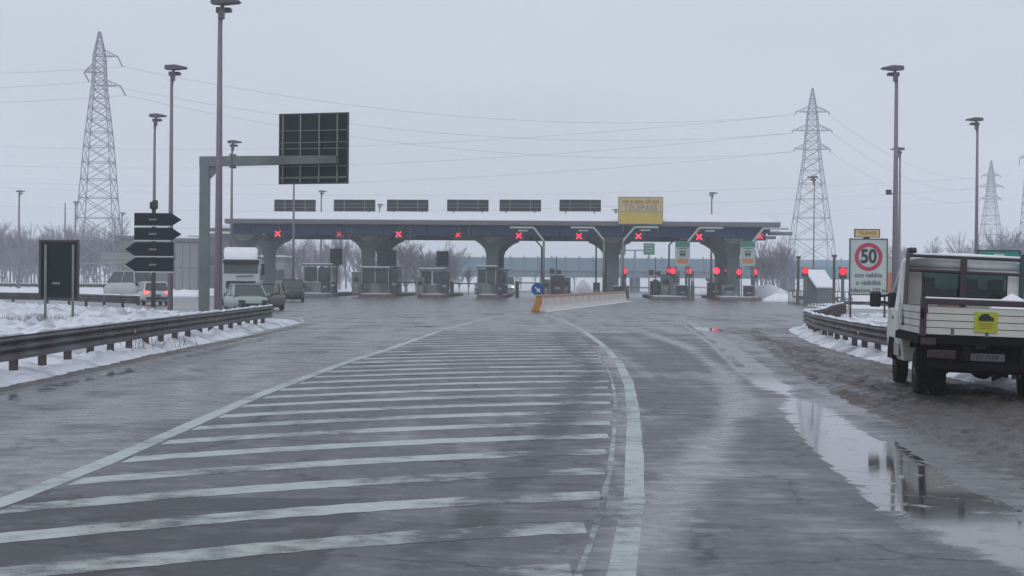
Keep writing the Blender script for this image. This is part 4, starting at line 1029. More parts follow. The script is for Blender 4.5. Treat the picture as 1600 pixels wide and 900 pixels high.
# ------------------------------------------------------------------ buildings and things behind
def building(px0, px1, py, Z, dep, lab, m_, snow=.25, win=None, rows_=1, name='building', roofm=None, panels=0):
    x0, x1 = X(px0, Z), X(px1, Z); h = H((px0+px1)/2, py, Z); w = x1-x0
    t = thing(name, lab, 'building', ((x0+x1)/2, Z, 0), 0)
    MB().box((0, dep/2, h/2), (w, dep, h)).build('wall', m_, t)
    MB().box((0, dep/2, h+.1), (w+.5, dep+.5, .35)).build('roof', roofm or M['building'], t)
    if snow: MB().box((0, dep/2, h+.28+snow/2), (w+.3, dep+.3, snow)).build('roof_snow', M['snow_clean'], t, bevel=.08)
    if win:
        n, ww, wh, z0 = win; me_w = MB().box((0, -.02, 0), (ww, .08, wh)).mesh('window', M['window']); me_p = MB().box((0, -.07, 0), (ww+.2, .06, .12)).mesh('sill', M['boothlight'])
        for r_ in range(rows_):
            for i in range(n):
                o = link('window', me_w, t, (-w/2+w*(i+.5)/n, 0, z0+r_*3)); link('sill', me_p, o, (0, 0, -wh/2-.05))
    if panels:
        me_q = MB().box((0, -.04, 0), (w/panels-.12, .08, h*.46)).mesh('wall_panel', m_)
        for j in range(2):
            for i in range(panels): link('wall_panel', me_q, t, (-w/2+w*(i+.5)/panels, 0, h*(.26+.48*j)))
    return t
building(186, 278, 372, 238, 12, 'low grey flat roofed building behind the arrow signpost', M['building'], 0, (6, 1.4, 1.2, 4.6))
building(274, 309, 377, 205, 6, 'pale panelled block with snow on top, left of the gantry post', M['building2'], .25, None, panels=3)
building(296, 402, 372, 246, 12, 'long grey building behind the white lorry', M['building'], 0, (7, 1.2, 1.4, 4.2))
t = building(330, 386, 368, 262, 10, 'hall with rounded snowy roof behind the gantry post', M['building2'], 0)
wv = (386-330)/F*262; hv = H(358, 368, 262)
MB().prism([(-wv/2*math.cos(math.pi*i/10), hv+.3+1.3*math.sin(math.pi*i/10)) for i in range(11)], .2, 9.8, 'y').build('vault_roof', M['snow_clean'], t, smooth=False)
building(404, 444, 405, 232, 8, 'pale hut with dark windows right of the first canopy column', M['building2'], .2, (4, .8, 1.4, 2.3))
t = building(420, 442, 397, 300, 8, 'grey gabled house in the haze behind the left lanes', M['building2'], 0)
hv = H(431, 397, 300); MB().prism([(-1.6, hv), (1.6, hv), (0, hv+1.7)], -.3, 8.3, 'y').build('gable', M['building'], t)
# white direction arrow far left
Z = 150; k_ = Z/F; t = thing('direction_arrow', 'pale grey arrow shaped direction board pointing right, below the pylon', 'sign', (X(189, Z), Z, 0), 0)
def za_(py): return H(189, py, Z)
l, r_, tp = (159-189)*k_, (203-189)*k_, (215-189)*k_
MB().prism([(l, za_(394)), (r_, za_(395)), (tp, za_(403.5)), (r_-.4, za_(412)), (l, za_(411))], -.1, -.02, 'y').build('board', M['boothlight'], t)
MB().box(((l+r_)/2, -.12, za_(403.5)), (r_-l, .05, .08)).build('rib', M['signwhite'], t)
MB().bar((0, 0, 0), (0, 0, za_(396)), .1, n=8).build('post', M['boothlight'], t)
MB().bar((.1, 0, za_(413)), (1.5, 0, za_(428)), .06, n=6).build('stay', M['signwhite'], t)

# motorway overpass behind
Z = 335.0; k_ = Z/F
def zo(py): return H(1000, py, Z)
x0, x1 = X(690, Z), X(1420, Z)
ov = thing('overpass', 'long blue grey motorway overpass with noise walls behind the toll', 'bridge', ((x0+x1)/2, Z, 0), -.02)
w = x1-x0
MB().box((0, 6, (zo(434)+zo(424))/2), (w, 12, zo(424)-zo(434))).build('deck', M['overpass'], ov)
n = 34; pw2 = w/n
me_a = MB().box((0, 0, (zo(424)+zo(404))/2), (pw2-.12, .2, zo(404)-zo(424))).mesh('noise_panel', M['noisewall'])
me_b = MB().box((0, 0, (zo(430)+zo(416))/2), (pw2-.12, .2, zo(416)-zo(430))).mesh('noise_panel', M['teal'])
me_pp = MB().box((0, 0, (zo(428)+zo(401))/2), (.2, .3, zo(401)-zo(428))).mesh('wall_post', M['overpass'])
for i in range(n):
    xx = -w/2+pw2*(i+.5); ppx = 800+(xx+(x0+x1)/2)/Z*F
    link('noise_panel', me_a, ov, (xx, -.1, 0)); link('wall_post', me_pp, ov, (xx-pw2/2, -.2, 0))
    if ppx > 1160: link('noise_panel', me_b, ov, (xx, -.6, 0))
me_pier = MB().box((0, 6, zo(434)/2), (1.6, 8, zo(434)+.1)).mesh('pier', M['overpass'])
for i in range(6): link('pier', me_pier, ov, (-w/2+w*(i+.5)/6, 0, 0))
MB().box((0, -.1, zo(403.3)), (w, .3, .12)).build('snow_rim', M['snow_clean'], ov)
# green motorway signs beyond
Z = 300; k_ = Z/F
for pxa, pxb, lab in ((963, 977, 'far green motorway sign touching the fourth column'), (1005, 1022.5, 'far green motorway sign between fourth and fifth columns')):
    xx = X((pxa+pxb)/2, Z); t = thing('green_sign', lab, 'sign', (xx, Z, 0), 0, 'far green motorway signs')
    za, zb = H(1000, 398, Z), H(1000, 380, Z)
    MB().box((0, 0, (za+zb)/2), ((pxb-pxa)*k_, .1, zb-za)).build('panel', M['green'], t); 
    lm = MB().box((0, -.07, 0), ((pxb-pxa)*k_*.7, .04, .14)).mesh('text_bar', M['signwhite'])
    for q in (.3, .55, .8): link('text_bar', lm, t, (0, 0, za+(zb-za)*q))
    MB().bar((0, .1, 0), (0, .1, za+.1), .12, n=6).build('post', M['lattice'], t)
t = thing('sign_portal', 'thin grey sign portal standing between the far green signs', 'gantry', (X(992, Z), Z+.4, 0), 0)
h_ = H(992, 391, Z); MB().bar((0, 0, 0), (0, 0, h_), .14).build('post', M['lattice'], t); MB().bar((-2.2, 0, h_), (2.2, 0, h_), .1).build('beam', M['lattice'], t)
# snow covered shed and railings right
Z = 150; k_ = Z/F; xx = X(1285, Z); t = thing('snowy_shed', 'shed with steep snow covered roof behind the grey railings', 'shed', (xx, Z, 0), 0)
def zs_(py): return H(1285, py, Z)
a1, a2, b1, b2 = (1266-1285)*k_, (1298-1285)*k_, (1276-1285)*k_, (1306-1285)*k_
MB().ring([[(a1, 3, zs_(421)), (a2, 3, zs_(421)), (a2, 3.2, zs_(421)-.1), (a1, 3.2, zs_(421)-.1)], [(b1, 0, zs_(448)), (b2, 0, zs_(448)), (b2, .1, zs_(448)-.12), (b1, .1, zs_(448)-.12)]]).build('roof_snow', M['snow_clean'], t)
MB().box(((a1+a2)/2+.1, 3.8, zs_(424)/2), (a2-a1-.1, 1.4, zs_(424))).build('wall', M['building'], t)
MB().box(((b1+b2)/2, .6, zs_(449)/2), (b2-b1-.2, .8, zs_(449))).build('wall', M['building'], t)
def railing(pts, h, lab, step=1.0, m_='gantry'):
    t = thing('railing', lab, 'railing', (pts[0][0], pts[0][1], 0), 0); o0 = Vector(pts[0]); b = MB()
    mp = MB().box((0, 0, h/2), (.05, .05, h)).mesh('baluster', M[m_])
    for a, c in zip(pts, pts[1:]):
        a = Vector(a); c = Vector(c); n = int((c-a).length/step)
        for i in range(n+1): p = a.lerp(c, i/n)-o0; link('baluster', mp, t, (p.x, p.y, 0))
        for z in (h, .12): b.bar((a.x-o0.x, a.y-o0.y, z), (c.x-o0.x, c.y-o0.y, z), .045, n=4)
    b.build('handrail', M[m_], t)
railing([(X(1232, 152), 152), (X(1262, 138), 138), (X(1326, 126), 126)], 1.15, 'grey steel railing in front of the snowy shed')
for px, py, Z, lab in ((1258, 423, 142, 'round red light left of the snowy shed'), (1317, 424, 120, 'red light beside the left edge of the 50 sign')):
    z = H(px, py, Z); t = thing('traffic_light', lab, 'traffic light', (X(px, Z), Z, 0), 0)
    MB().box((0, .12, z-.1), (.5, .24, .75)).build('housing', M['boothdark'], t, bevel=.03); MB().bar((0, -.02, z), (0, .0, z), .27, n=14).build('red_lens', M['redsoft'], t); MB().bar((0, .1, 0), (0, .1, z-.4), .11, n=8).build('post', M['gantry'], t)
for px, Z, py0, lab in ((1247, 150, 402, 'dark thin post at the left end of the railing'), (1303, 140, 400, 'dark thin post right of the snowy shed')):
    t = thing('thin_post', lab, 'post', (X(px, Z), Z, 0), 0); MB().bar((0, 0, 0), (0, 0, H(px, py0, Z)), .13, .1, n=8).build('pole', M['post'], t); MB().box((0, 0, H(px, py0, Z)), (.35, .3, .2)).build('cap', M['post'], t)
# green board behind the truck, orange sign sliver
Z = 48; k_ = Z/F; t = thing('green_board', 'dark green direction board partly behind the flatbed truck', 'sign', (X(1560, Z), Z, 0), 0)
za, zb = H(1560, 472, Z), H(1560, 391.5, Z)
MB().box((0, 0, (za+zb)/2), (66*k_, .05, zb-za)).build('panel', M['green'], t); MB().box((.0, -.03, zb-.12), (.28, .01, .07)).build('marking', M['signwhite'], t)
e = MB()
for q in (-1, 1): e.box((q*33*k_, 0, (za+zb)/2), (.04, .09, zb-za+.03)); e.box((0, 0, (za+zb)/2+q*(zb-za)/2), (66*k_, .09, .03))
e.build('frame', M['rackgreen'], t)
b = MB()
for q in (-.5, .5): b.bar((q, .06, 0), (q, .06, zb-.1), .04, n=8)
b.build('support', M['post'], t)
Z = 100; k_ = Z/F; t = thing('orange_sign', 'orange and pale road sign half hidden behind the 50 sign', 'sign', (X(1385, Z), Z, 0), 0)
za, zb = H(1388, 458, Z), H(1388, 404, Z)
MB().box((.18, .1, (za+zb)/2), (16*k_, .05, zb-za)).build('panel', M['signwhite'], t)
MB().box((.2, .06, za+(zb-za)*.32), (13*k_, .04, (zb-za)*.55)).build('orange_field', M['orange'], t); MB().bar((.2, .16, 0), (.2, .16, za+.4), .05, n=8).build('support', M['post'], t)
# snow heaps near the toll
for i, (px, py, Z, w, h, lab) in enumerate(((288, 450, 168, 3.6, .75, 'snow heap left of the gantry post'), (912, 0, 215, 2.4, 2.0, 'pale rounded snow heap in the gap left of the fourth column'), (1200, 0, 205, 5.0, 1.7, 'snow heap right of the canopy end'), (1220, 0, 165, 3.2, .9, 'snow heap at the kerb right of the toll'), (640, 0, 260, 5, 1.3, 'snow heap far behind the booths'), (720, 0, 255, 6.5, 1.6, 'snow heap behind the lane left of the middle column'), (1100, 0, 240, 3.5, 2.2, 'snow heap seen between the bus boards'))):
    mb = MB(); rows = []
    for a in range(7):
        fr = a/6; rr = (1-fr**1.9)**.8
        rows.append([(w/2*(rr+.02)*math.cos(2*math.pi*q/14)*(1+.18*noise.noise((q*.8, a*.7, i*3))), w/2*.8*(rr+.02)*math.sin(2*math.pi*q/14), h*fr*(1+.15*noise.noise((q*.6, a, i)))) for q in range(14)])
    o = mb.ring(rows).build('snow_heap', M['snow_clean'], None, smooth=True, loc=(X(px, Z), Z, -.02)); tag(o, lab, 'snow heap', 'ploughed snow heaps')

# ------------------------------------------------------------------ trees
def tree_mesh(seed, h, spread, levels=6):
    rnd = random.Random(seed); tr = MB(); cr = MB()
    def grow(p, d, l, r, lev):
        q = p + d*l; mid = p + d*l*.5 + Vector((rnd.uniform(-1, 1), rnd.uniform(-1, 1), 0))*l*.05
        mb = tr if lev < 2 else cr
        mb.bar(p, mid, r, r*.85, n=5 if lev < 2 else 3, caps=False); mb.bar(mid, q, r*.85, r*.66, n=5 if lev < 2 else 3, caps=False)
        if lev >= levels: return
        for i in range(rnd.choice((3, 3, 4)) if lev else 7):
            ax = Vector((rnd.uniform(-1, 1), rnd.uniform(-1, 1), rnd.uniform(-.2, .5))); nd = (d + ax*spread*rnd.uniform(.6, 1.1)).normalized(); nd.z = abs(nd.z)*.8+.12; nd.normalize()
            st = p.lerp(q, rnd.uniform(.45, 1) if lev else rnd.uniform(.22, 1)); grow(st, nd, l*rnd.uniform(.55, .82), max(.014, r*.55), lev+1)
    grow(Vector((0, 0, 0)), Vector((rnd.uniform(-.06, .06), 0, 1)).normalized(), h*.36, h*.018, 0)
    return tr.mesh('trunk', M['bark'], fix=False), cr.mesh('crown', M['bark'], fix=False)
TM = [tree_mesh(11+i, 10, (.4, .6, .35, .7, .5)[i], 5) for i in range(5)]
def tree(px, Z, h, i, lab, grp, name='bare_tree'):
    t = thing(name, lab, 'tree', (X(px, Z), Z, 0), random.uniform(0, 6.28), grp); s = h/10
    t.scale = (s, s, s); a, b = TM[i % 5]; link('trunk', a, t); link('crown', b, t)
rnd = random.Random(5)
def row(n, a, b, Z0, Z1, h0, h1, lab, grp, name='bare_tree'):
    for i in range(n):
        px = a + (b-a)*(i+rnd.random()*.8)/n; Z = rnd.uniform(Z0, Z1); tree(px, Z, rnd.uniform(h0, h1), rnd.randrange(5), lab, grp, name)
row(46, -60, 200, 262, 330, 8, 12.5, 'bare winter tree in the hazy wood behind the left signs', 'bare trees behind the left motorway signs')
row(5, 0, 70, 240, 260, 6, 8, 'bare brownish tree nearest the distant left guardrail', 'bare trees by the distant left guardrail')
row(12, 440, 570, 250, 300, 7, 10.5, 'slender bare tree seen above the left toll booths', 'bare trees above the left toll booths')
row(20, 590, 715, 245, 300, 6, 9, 'bare tree between the second and third canopy columns', 'bare trees between the second and third columns')
row(9, 1178, 1240, 212, 235, 5.5, 8.5, 'bare tree at the right end of the toll canopy', 'bare trees at the right canopy end')
row(13, 1400, 1640, 200, 290, 7, 10, 'faint bare tree behind the flatbed truck cab', 'bare trees behind the flatbed truck')
row(4, 1560, 1640, 170, 200, 7, 9, 'bare tree at the far right edge above the truck bed', 'bare trees at the far right edge')
row(26, 440, 735, 228, 246, 2.6, 4.2, 'low bare shrub behind the toll booths', 'bare shrubs behind the toll booths', name='bare_shrub')
row(8, 800, 905, 360, 420, 6, 8, 'very faint tree rising behind the overpass', 'faint trees behind the overpass')
# dry tufts by the sign posts
mb = MB(); rn = random.Random(9)
for cx, cz, n in ((X(52, 58), 57, 220), (X(78, 58), 58.5, 160), (X(252, 43), 41.5, 30)):
    for i in range(n):
        x, y = cx+rn.gauss(0, .6), cz+rn.gauss(0, .8); l = rn.uniform(.15, .45); mb.bar((x, y, .1), (x+rn.uniform(-.15, .15), y+rn.uniform(-.1, .1), .12+l), .008, .003, n=3, caps=False)
o = mb.build('dry_grass', M['twig'], None, fix=False); tag(o, 'dry brown grass tufts poking through the snow', None, None, 'stuff')

# ------------------------------------------------------------------ vehicles
def wheel(parent, x, y, r, w, rim=True):
    t = MB(); n = 22
    rows = []
    for yy, rr in ((-w/2, r*.62), (-w/2, r*.93), (-w*.36, r), (w*.36, r), (w/2, r*.93), (w/2, r*.62)):
        rows.append([(yy, rr*math.cos(2*math.pi*i/n), rr*math.sin(2*math.pi*i/n)) for i in range(n)])
    tt = t.ring(rows).build('wheel', M['tyre'], parent, smooth=False, loc=(x, y, r))
    if rim:
        m = MB()
        for s in (-1, 1): m.bar((s*w*.3, 0, 0), (s*w*.46, 0, 0), r*.6, r*.55, n=16); m.bar((s*w*.4, 0, 0), (s*w*.52, 0, 0), r*.18, n=8)
        m.build('rim', M['rim'], tt)
    return tt
def car(lab, x, y, rz, body, L=4.0, Wd=1.68, Ht=1.45, kind='hatch', front='off', rear='off', snow=0, cat='car', name='parked_car', grp=None):
    """+y of the car is its front"""
    t = thing(name, lab, cat, (x, y, 0), rz, grp); hw = Wd/2; b = MB(); h = Ht
    van = kind == 'van'
    st = [(-L/2, .40, h*.50, .86), (-L/2+.06, .26, h*.60, .95), (-L*.36, .2, h*.63, 1), (0, .18, h*.62, 1), (L*.22, .18, h*.61, 1), (L*.36, .2, h*.55, .98), (L*.46, .24, h*.47, .93), (L/2, .32, h*.38, .82)]
    rows = []
    for yy, zb, zt, q in st:
        w = hw*q; rows.append([(-w*.9, yy, zb), (-w, yy, zb+.18), (-w, yy, zt-.14), (-w*.9, yy, zt-.02), (-w*.5, yy, zt+.02), (w*.5, yy, zt+.02), (w*.9, yy, zt-.02), (w, yy, zt-.14), (w, yy, zb+.18), (w*.9, yy, zb)])
    b.ring(rows).build('body', body, t, smooth=True, bevel=.0)
    yf, yr, yrf, yrr = L*.27, -L*(.47 if kind != 'saloon' else .36), L*.08, -L*(.40 if kind != 'saloon' else .2)
    if van: yrf = L*.2; yf = L*.36
    zb = h*.60; tp = .78
    g = [(-hw*.93, yf, zb), (hw*.93, yf, zb), (hw*.93, yr, zb), (-hw*.93, yr, zb), (-hw*tp, yrf, h-.05), (hw*tp, yrf, h-.05), (hw*tp, yrr, h-.05), (-hw*tp, yrr, h-.05)]
    gm = MB(); gm.v = g; gm.f = [(0, 1, 5, 4), (1, 2, 6, 5), (2, 3, 7, 6), (3, 0, 4, 7)]; gm.build('window', M['carglass'], t)
    MB().box((0, (yrf+yrr)/2, h-.03), (hw*tp*2+.04, yrf-yrr+.06, .07)).build('roof', M['snow_clean'] if snow else body, t, bevel=.03)
    for i in range(4): MB().bar(g[i], g[i+4], .045, n=4).build('pillar', body, t)
    for s in (-1, 1): MB().bar((s*hw*.93, (yf+yr)/2-.1, zb), (s*hw*tp, (yrf+yrr)/2-.1, h-.05), .04, n=4).build('pillar', body, t)
    for s in (-1, 1):
        wheel(t, s*(hw-.12), L*.31, .31, .2); wheel(t, s*(hw-.12), -L*.31, .31, .2)
        fm = {'one': 0, 'off': M['carglass'], 'on': M['warm'], 'white': M['whitelight']}[front]
        if front == 'one': fm = M['warm'] if s > 0 else M['carglass']
        MB().box((s*hw*.68, L/2-.06, h*.42), (.34, .2, .16), 0).build('headlight', fm, t, bevel=.03)
        MB().box((s*hw*.8, -L/2+.02, h*.55), (.24, .14, .22)).build('tail_light', M['tail'] if rear == 'on' else M['taildull'], t, bevel=.02)
        MB().box((s*(hw+.09), yf-.25, h*.64), (.16, .1, .13)).build('mirror', body, t, bevel=.03)
    MB().box((0, L/2-.02, h*.29), (Wd*.72, .14, .2)).build('grille', M['plastic'], t, bevel=.02); MB().box((0, -L/2+.02, h*.3), (Wd*.8, .14, .16)).build('rear_bumper', M['plastic'], t, bevel=.02)
    MB().box((0, L/2+.055, h*.27), (.5, .02, .11)).build('number_plate', M['plate'], t); MB().box((0, -L/2-.055, h*.42), (.5, .02, .11)).build('number_plate', M['plate'], t)
    return t
PI = math.pi
car('silver grey saloon facing us behind the end of the near guardrail', X(385, 90), 90, PI+.32, M['silver'], 4.2, 1.72, 1.48, 'saloon')
car('dark grey car close behind the silver saloon', X(411, 99), 99, PI-.1, M['cardark'], 4.2, 1.75, 1.5)
car('white hatchback driving away left with both tail lights lit', X(238, 117), 117, .35, M['carwhite'], 3.9, 1.7, 1.5, rear='on', snow=1)
car('dark car with one lit headlamp in the leftmost toll lane', X(457, 140), 140, PI+.1, M['cardark'], 4.3, 1.85, 1.75, front='one')
car('white van seen past the pale arrow board on the far left', X(192, 138), 140, .8, M['carwhite'], 4.6, 1.9, 2.3, 'van', name='delivery_van', cat='van')
car('distant pale van with lit headlamps in the lane right of the middle column', X(794, 245), 245, PI, M['carwhite'], 4.8, 1.9, 2.4, 'van', front='white', name='delivery_van', cat='van')


# white lorry facing us
Z = 118.0; t = thing('lorry', 'white articulated lorry with snow on its cab roof, facing us', 'lorry', (X(376, Z), Z, 0), PI+.16)
def lz(py): return H(376, py, Z)
MB().prism([(-1.2, .5), (1.05, .5), (1.18, 1.0), (1.15, 2.05), (.95, 2.95), (.7, 3.05), (-1.2, 3.05)], -1.22, 1.22, 'x').build('cab', M['carwhite'], t, bevel=.06)
MB().prism([(-1.2, 3.0), (.75, 3.0), (.4, 3.55), (-.2, 3.8), (-1.2, 3.85)], -1.12, 1.12, 'x').build('roof_deflector', M['snow_clean'], t, bevel=.2)
MB().prism([(1.15, 2.12), (1.0, 2.76), (1.05, 2.78), (1.2, 2.12)], -1.1, 1.1, 'x').build('windscreen', M['carglass'], t)
MB().box((0, 1.1, 2.88), (2.35, .35, .24)).build('sun_visor', M['ink'], t, bevel=.05)
MB().box((0, 1.2, 1.35), (1.9, .06, .5)).build('grille', M['plastic'], t, bevel=.02)
MB().box((0, 1.22, .65), (2.35, .12, .42)).build('bumper', M['carwhite'], t, bevel=.03)
MB().bar((-.8, 1.24, 1.95), (.3, 1.24, 1.9), .03).build('wiper', M['plastic'], t)
for s in (-1, 1):
    MB().box((s*.9, 1.28, .72), (.38, .06, .2)).build('headlight', M['carglass'], t, bevel=.02)
    MB().box((s*1.42, 1.0, 2.35), (.2, .12, .75)).build('mirror', M['plastic'], t, bevel=.03)
    MB().bar((s*1.2, .95, 2.7), (s*1.42, 1.0, 2.7), .025).build('mirror_arm', M['plastic'], t)
    wheel(t, s*1.0, .1, .5, .32)
    for yy in (-3.4, -9.2, -10.5): wheel(t, s*1.0, yy, .5, .5)
MB().box((0, -6.6, 2.35), (2.5, 9.8, 2.5)).build('trailer', M['cargrey'], t, bevel=.05); MB().box((0, -5.5, .95), (1.0, 11, .25)).build('chassis', M['chassis'], t)

# flatbed truck on the right shoulder ---------------------------------------
yawT = -R(5.6)
T = thing('flatbed_truck', 'dirty white dropside truck with snowy roof driving along the muddy shoulder', 'truck', (6.05, 26.6, .02), yawT)
T.rotation_euler = (0, R(1.7), yawT)
# local frame: x from 0 (left side of bed) to 2.2, y forward from the tail
BW = 2.16; BL = 2.95; zf = .95
T_off = 0
# bed floor and frame
MB().box((BW/2, BL/2, zf-.05), (BW, BL, .1)).build('bed_floor', M['chassis'], T)
MB().box((BW/2, .02, zf-.07), (BW+.02, .06, .13)).build('rear_frame', M['chassis'], T, bevel=.01)
# tailboard: 4 aluminium planks, each a part
hb = .42; n = 4; me_pl = MB().box((BW/2, 0, 0), (BW-.12, .035, hb/n-.012)).mesh('plank', M['boards'])
tb = MB().box((BW/2, .035, zf+hb/2), (BW-.1, .02, hb)).build('tailboard', M['boardsdark'], T)
for i in range(n): link('plank', me_pl, tb, (0, .005*(i % 2), zf+hb*(i+.5)/n))
me_sp = MB().box((0, BL/2, 0), (.035, BL-.1, hb/n-.012)).mesh('plank', M['boards'])
for xs_ in (0.0, BW):
    sb = MB().box((xs_+(.03 if xs_ == 0 else -.03), BL/2, zf+hb/2), (.02, BL-.1, hb)).build('sideboard', M['boardsdark'], T)
    for i in range(n): link('plank', me_sp, sb, (xs_, 0, zf+hb*(i+.5)/n))
for xs_ in (.02, BW-.02): MB().box((xs_, .0, zf+hb/2+.05), (.09, .1, hb+.16)).build('corner_post', M['rack'], T, bevel=.01)
MB().box((.0, -.06, zf+hb*.75), (.05, .08, .14)).build('latch', M['chassis'], T, bevel=.01)
# side rub rail, lower left
MB().box((-.01, BL/2, zf-.08), (.06, BL, .12)).build('side_rail', M['chassis'], T)
MB().box((.1, -.04, zf-.10), (.22, .06, .10)).build('light_bar', M['rack'], T)
# ladder / pole lying on the tailboard
o = MB().box((BW/2+.2, -.02, zf+hb+.07), (BW+.35, .07, .085)).build('top_rail', M['rack'], T, bevel=.01)
MB().box((BW/2+.2, -.02, zf+hb+.125), (BW+.33, .07, .025)).build('rail_snow', M['snow_clean'], T, bevel=.01)
MB().bar((.06, .0, zf+hb-.1), (.03, .0, zf+hb+.36), .03, n=8).build('stake', M['plastic'], T)
# headboard rack
m = MB(); yh = BL-.02
m.bar((-.02, yh-.9, zf+.1), (.12, yh, 2.27), .035, n=8); m.bar((.1, yh, zf), (.12, yh, 2.27), .03, n=8)
for z in (2.17, 1.93): m.bar((.1, yh, z), (BW-.18, yh, z-.02), .028, n=8)
m.box((1.02, yh, 1.75), (.1, .06, .85)); m.build('headboard_rack', M['rack'], T, smooth=False)
MB().bar((.2, yh, 2.2), (BW-.18, yh, 2.19), .02, n=6).build('rack_snow', M['snow_clean'], T)
MB().box((BW-.2, yh, 1.72), (.08, .07, 1.05)).build('rack_post', M['rackgreen'], T)
MB().box((1.0, .03, zf+.02), (.06, .02, .3)).build('hinge', M['boardsdark'], T)
# sticker with a car symbol
st = MB().box((.93, -.03, zf+.21), (.33, .012, .30)).build('sticker', M['lime'], T)
MB().prism([(.82, zf+.23), (1.04, zf+.23), (1.04, zf+.28), (.99, zf+.3), (.96, zf+.335), (.88, zf+.335), (.84, zf+.3), (.82, zf+.28)], -.042, -.037, 'y').build('car_symbol', M['ink'], st)
b = MB()
for q in range(3): b.box((.93, -.039, zf+.19-q*.035), (.24-.04*q, .004, .01))
b.build('print', M['ochretext'], st)
for q in (.45, .95, 1.65):
    MB().box((q, -.005, zf+.05), (.05, .03, .12)).build('hinge', M['boardsdark'], T)
MB().box((BW-.02, -.06, zf+hb*.75), (.05, .08, .14)).build('latch', M['chassis'], T, bevel=.01)
MB().box((cx_ if 0 else 1.06, BL+.085, 1.36), (1.9, .02, .012)).build('seam', M['boardsdark'], T)
for q in (.12, 1.98): MB().box((q, .12, .86), (.1, .3, .03)).build('bracket', M['chassis'], T)
# load
o = MB(); rows = []
for a in range(5):
    fr = a/4; rr = (1-fr**2)+.03; rows.append([(.5*rr*math.cos(2*PI*q/12)*(1+.3*noise.noise((q, a, 1))), .4*rr*math.sin(2*PI*q/12), .5*fr+.05*noise.noise((q, a, 4))) for q in range(12)])
o = o.ring(rows).build('snow_lump', M['snow_clean'], None, smooth=True, loc=(6.05+math.cos(yawT)*1.75-math.sin(yawT)*2.3, 26.6+math.sin(yawT)*1.75+math.cos(yawT)*2.3, zf+.12)); tag(o, 'heap of snow lying on the bed of the flatbed truck', 'snow heap')
o = MB().box((0, 0, .06), (.3, .25, .36)).build('carton', mat('cardboard', (.3, .17, .1), .8), None, bevel=.01, loc=(6.05+.72+.27, 26.6+2.3, zf+.25)); tag(o, 'brown carton on the truck bed behind the cab', 'carton')
# chassis
m = MB()
for xs_ in (.65, 1.5): m.box((xs_, BL/2+1.0, zf-.27), (.09, BL+2.2, .2))
m.box((BW/2, .25, zf-.3), (1.9, .09, .13)); m.box((BW/2, 1.2, zf-.3), (1.6, .1, .14)); m.build('chassis', M['chassis'], T)
MB().box((BW/2, .1, .5), (1.9, .09, .14)).build('bumper_bar', M['chassis'], T, bevel=.02)
m = MB()
for xs_ in (.5, BW-.5): m.box((xs_, .14, .66), (.07, .07, .4))
m.build('bumper_hanger', M['chassis'], T)
tl = MB().box((.32, .03, .66), (.42, .06, .13)).build('tail_light', M['taildull'], T, bevel=.015)
MB().box((BW-.32, .03, .66), (.42, .06, .13)).build('tail_light', M['taildull'], T, bevel=.015)
for q in (.22, .36, .47): MB().bar((q, -.005, .66), (q, .0, .66), .045, n=10).build('lens', M['taildull'], tl)
npl = MB().box((.98, .02, .64), (.5, .02, .11)).build('number_plate', M['plate'], T)
text('characters', 'CV 113JK', .085, M['chassis'], npl, (.98, .008, .64), ext=.001)
MB().bar((.4, 1.1, .42), (1.8, 1.1, .42), .07, n=10).build('rear_axle', M['chassis'], T)
MB().bar((1.08, .95, .44), (1.08, 1.25, .44), .17, n=14).build('differential', M['chassis'], T)
MB().box((.55, 2.2, .62), (.45, .6, .36)).build('fuel_tank', M['chassis'], T, bevel=.05)
MB().box((1.62, 2.1, .62), (.4, .5, .34)).build('tool_box', M['chassis'], T, bevel=.03)
MB().box((.6, .45, .62), (.5, .6, .42)).build('spare_wheel_carrier', M['chassis'], T, bevel=.08)
for xs_ in (.16, .40, 1.76, 2.0): wheel(T, xs_, 1.1, .35, .2)
for xs_, s in ((.26, 1), (1.9, 1)):
    MB().box((xs_, .62, .58), (.48, .02, .46)).build('mudflap', M['chassis'], T)
    MB().prism([(.72, .72), (.82, .84), (1.4, .84), (1.5, .72), (1.46, .7), (1.36, .79), (.86, .79), (.76, .7)], xs_-.24, xs_+.24, 'x').build('mudguard', M['chassis'], T)
# cab
cx = BW/2-.02; y0 = BL+.08; cwl = .97
def ring_cab(z, w, ya, yb): return [(cx-w, ya, z), (cx-w, yb-.15, z), (cx-w+.15, yb, z), (cx+w-.15, yb, z), (cx+w, yb-.15, z), (cx+w, ya, z)]
cab = MB().ring([ring_cab(.42, .95, y0, y0+2.2), ring_cab(.8, 1.0, y0, y0+2.3), ring_cab(1.28, 1.0, y0, y0+2.15)]).build('cab', M['truckwhite'], T, bevel=.03)
# upper cab: rear wall with window opening, pillars, roof
zl_, zt2 = 1.28, 2.1
m = MB(); wl, wu = .98, .9
m.box((cx, y0+.02, 1.33), (2*wl, .05, .14)); m.box((cx, y0+.03, 2.0), (2*wu, .05, .14))
m.prism([(cx-wl, 1.28), (cx-.68, 1.28), (cx-.68, 2.05), (cx-wu, 2.05)], y0, y0+.05, 'y'); m.prism([(cx+.68, 1.28), (cx+wl, 1.28), (cx+wu, 2.05), (cx+.68, 2.05)], y0, y0+.05, 'y')
m.build('cab_rear_wall', M['truckwhite'], T, bevel=.015)
rwall = MB().prism([(cx-.66, 1.43), (cx-.62, 1.39), (cx+.62, 1.39), (cx+.66, 1.43), (cx+.66, 1.9), (cx+.62, 1.94), (cx-.62, 1.94), (cx-.66, 1.9)], y0+.01, y0+.025, 'y').build('rear_window', M['glass'], T)
m = MB()
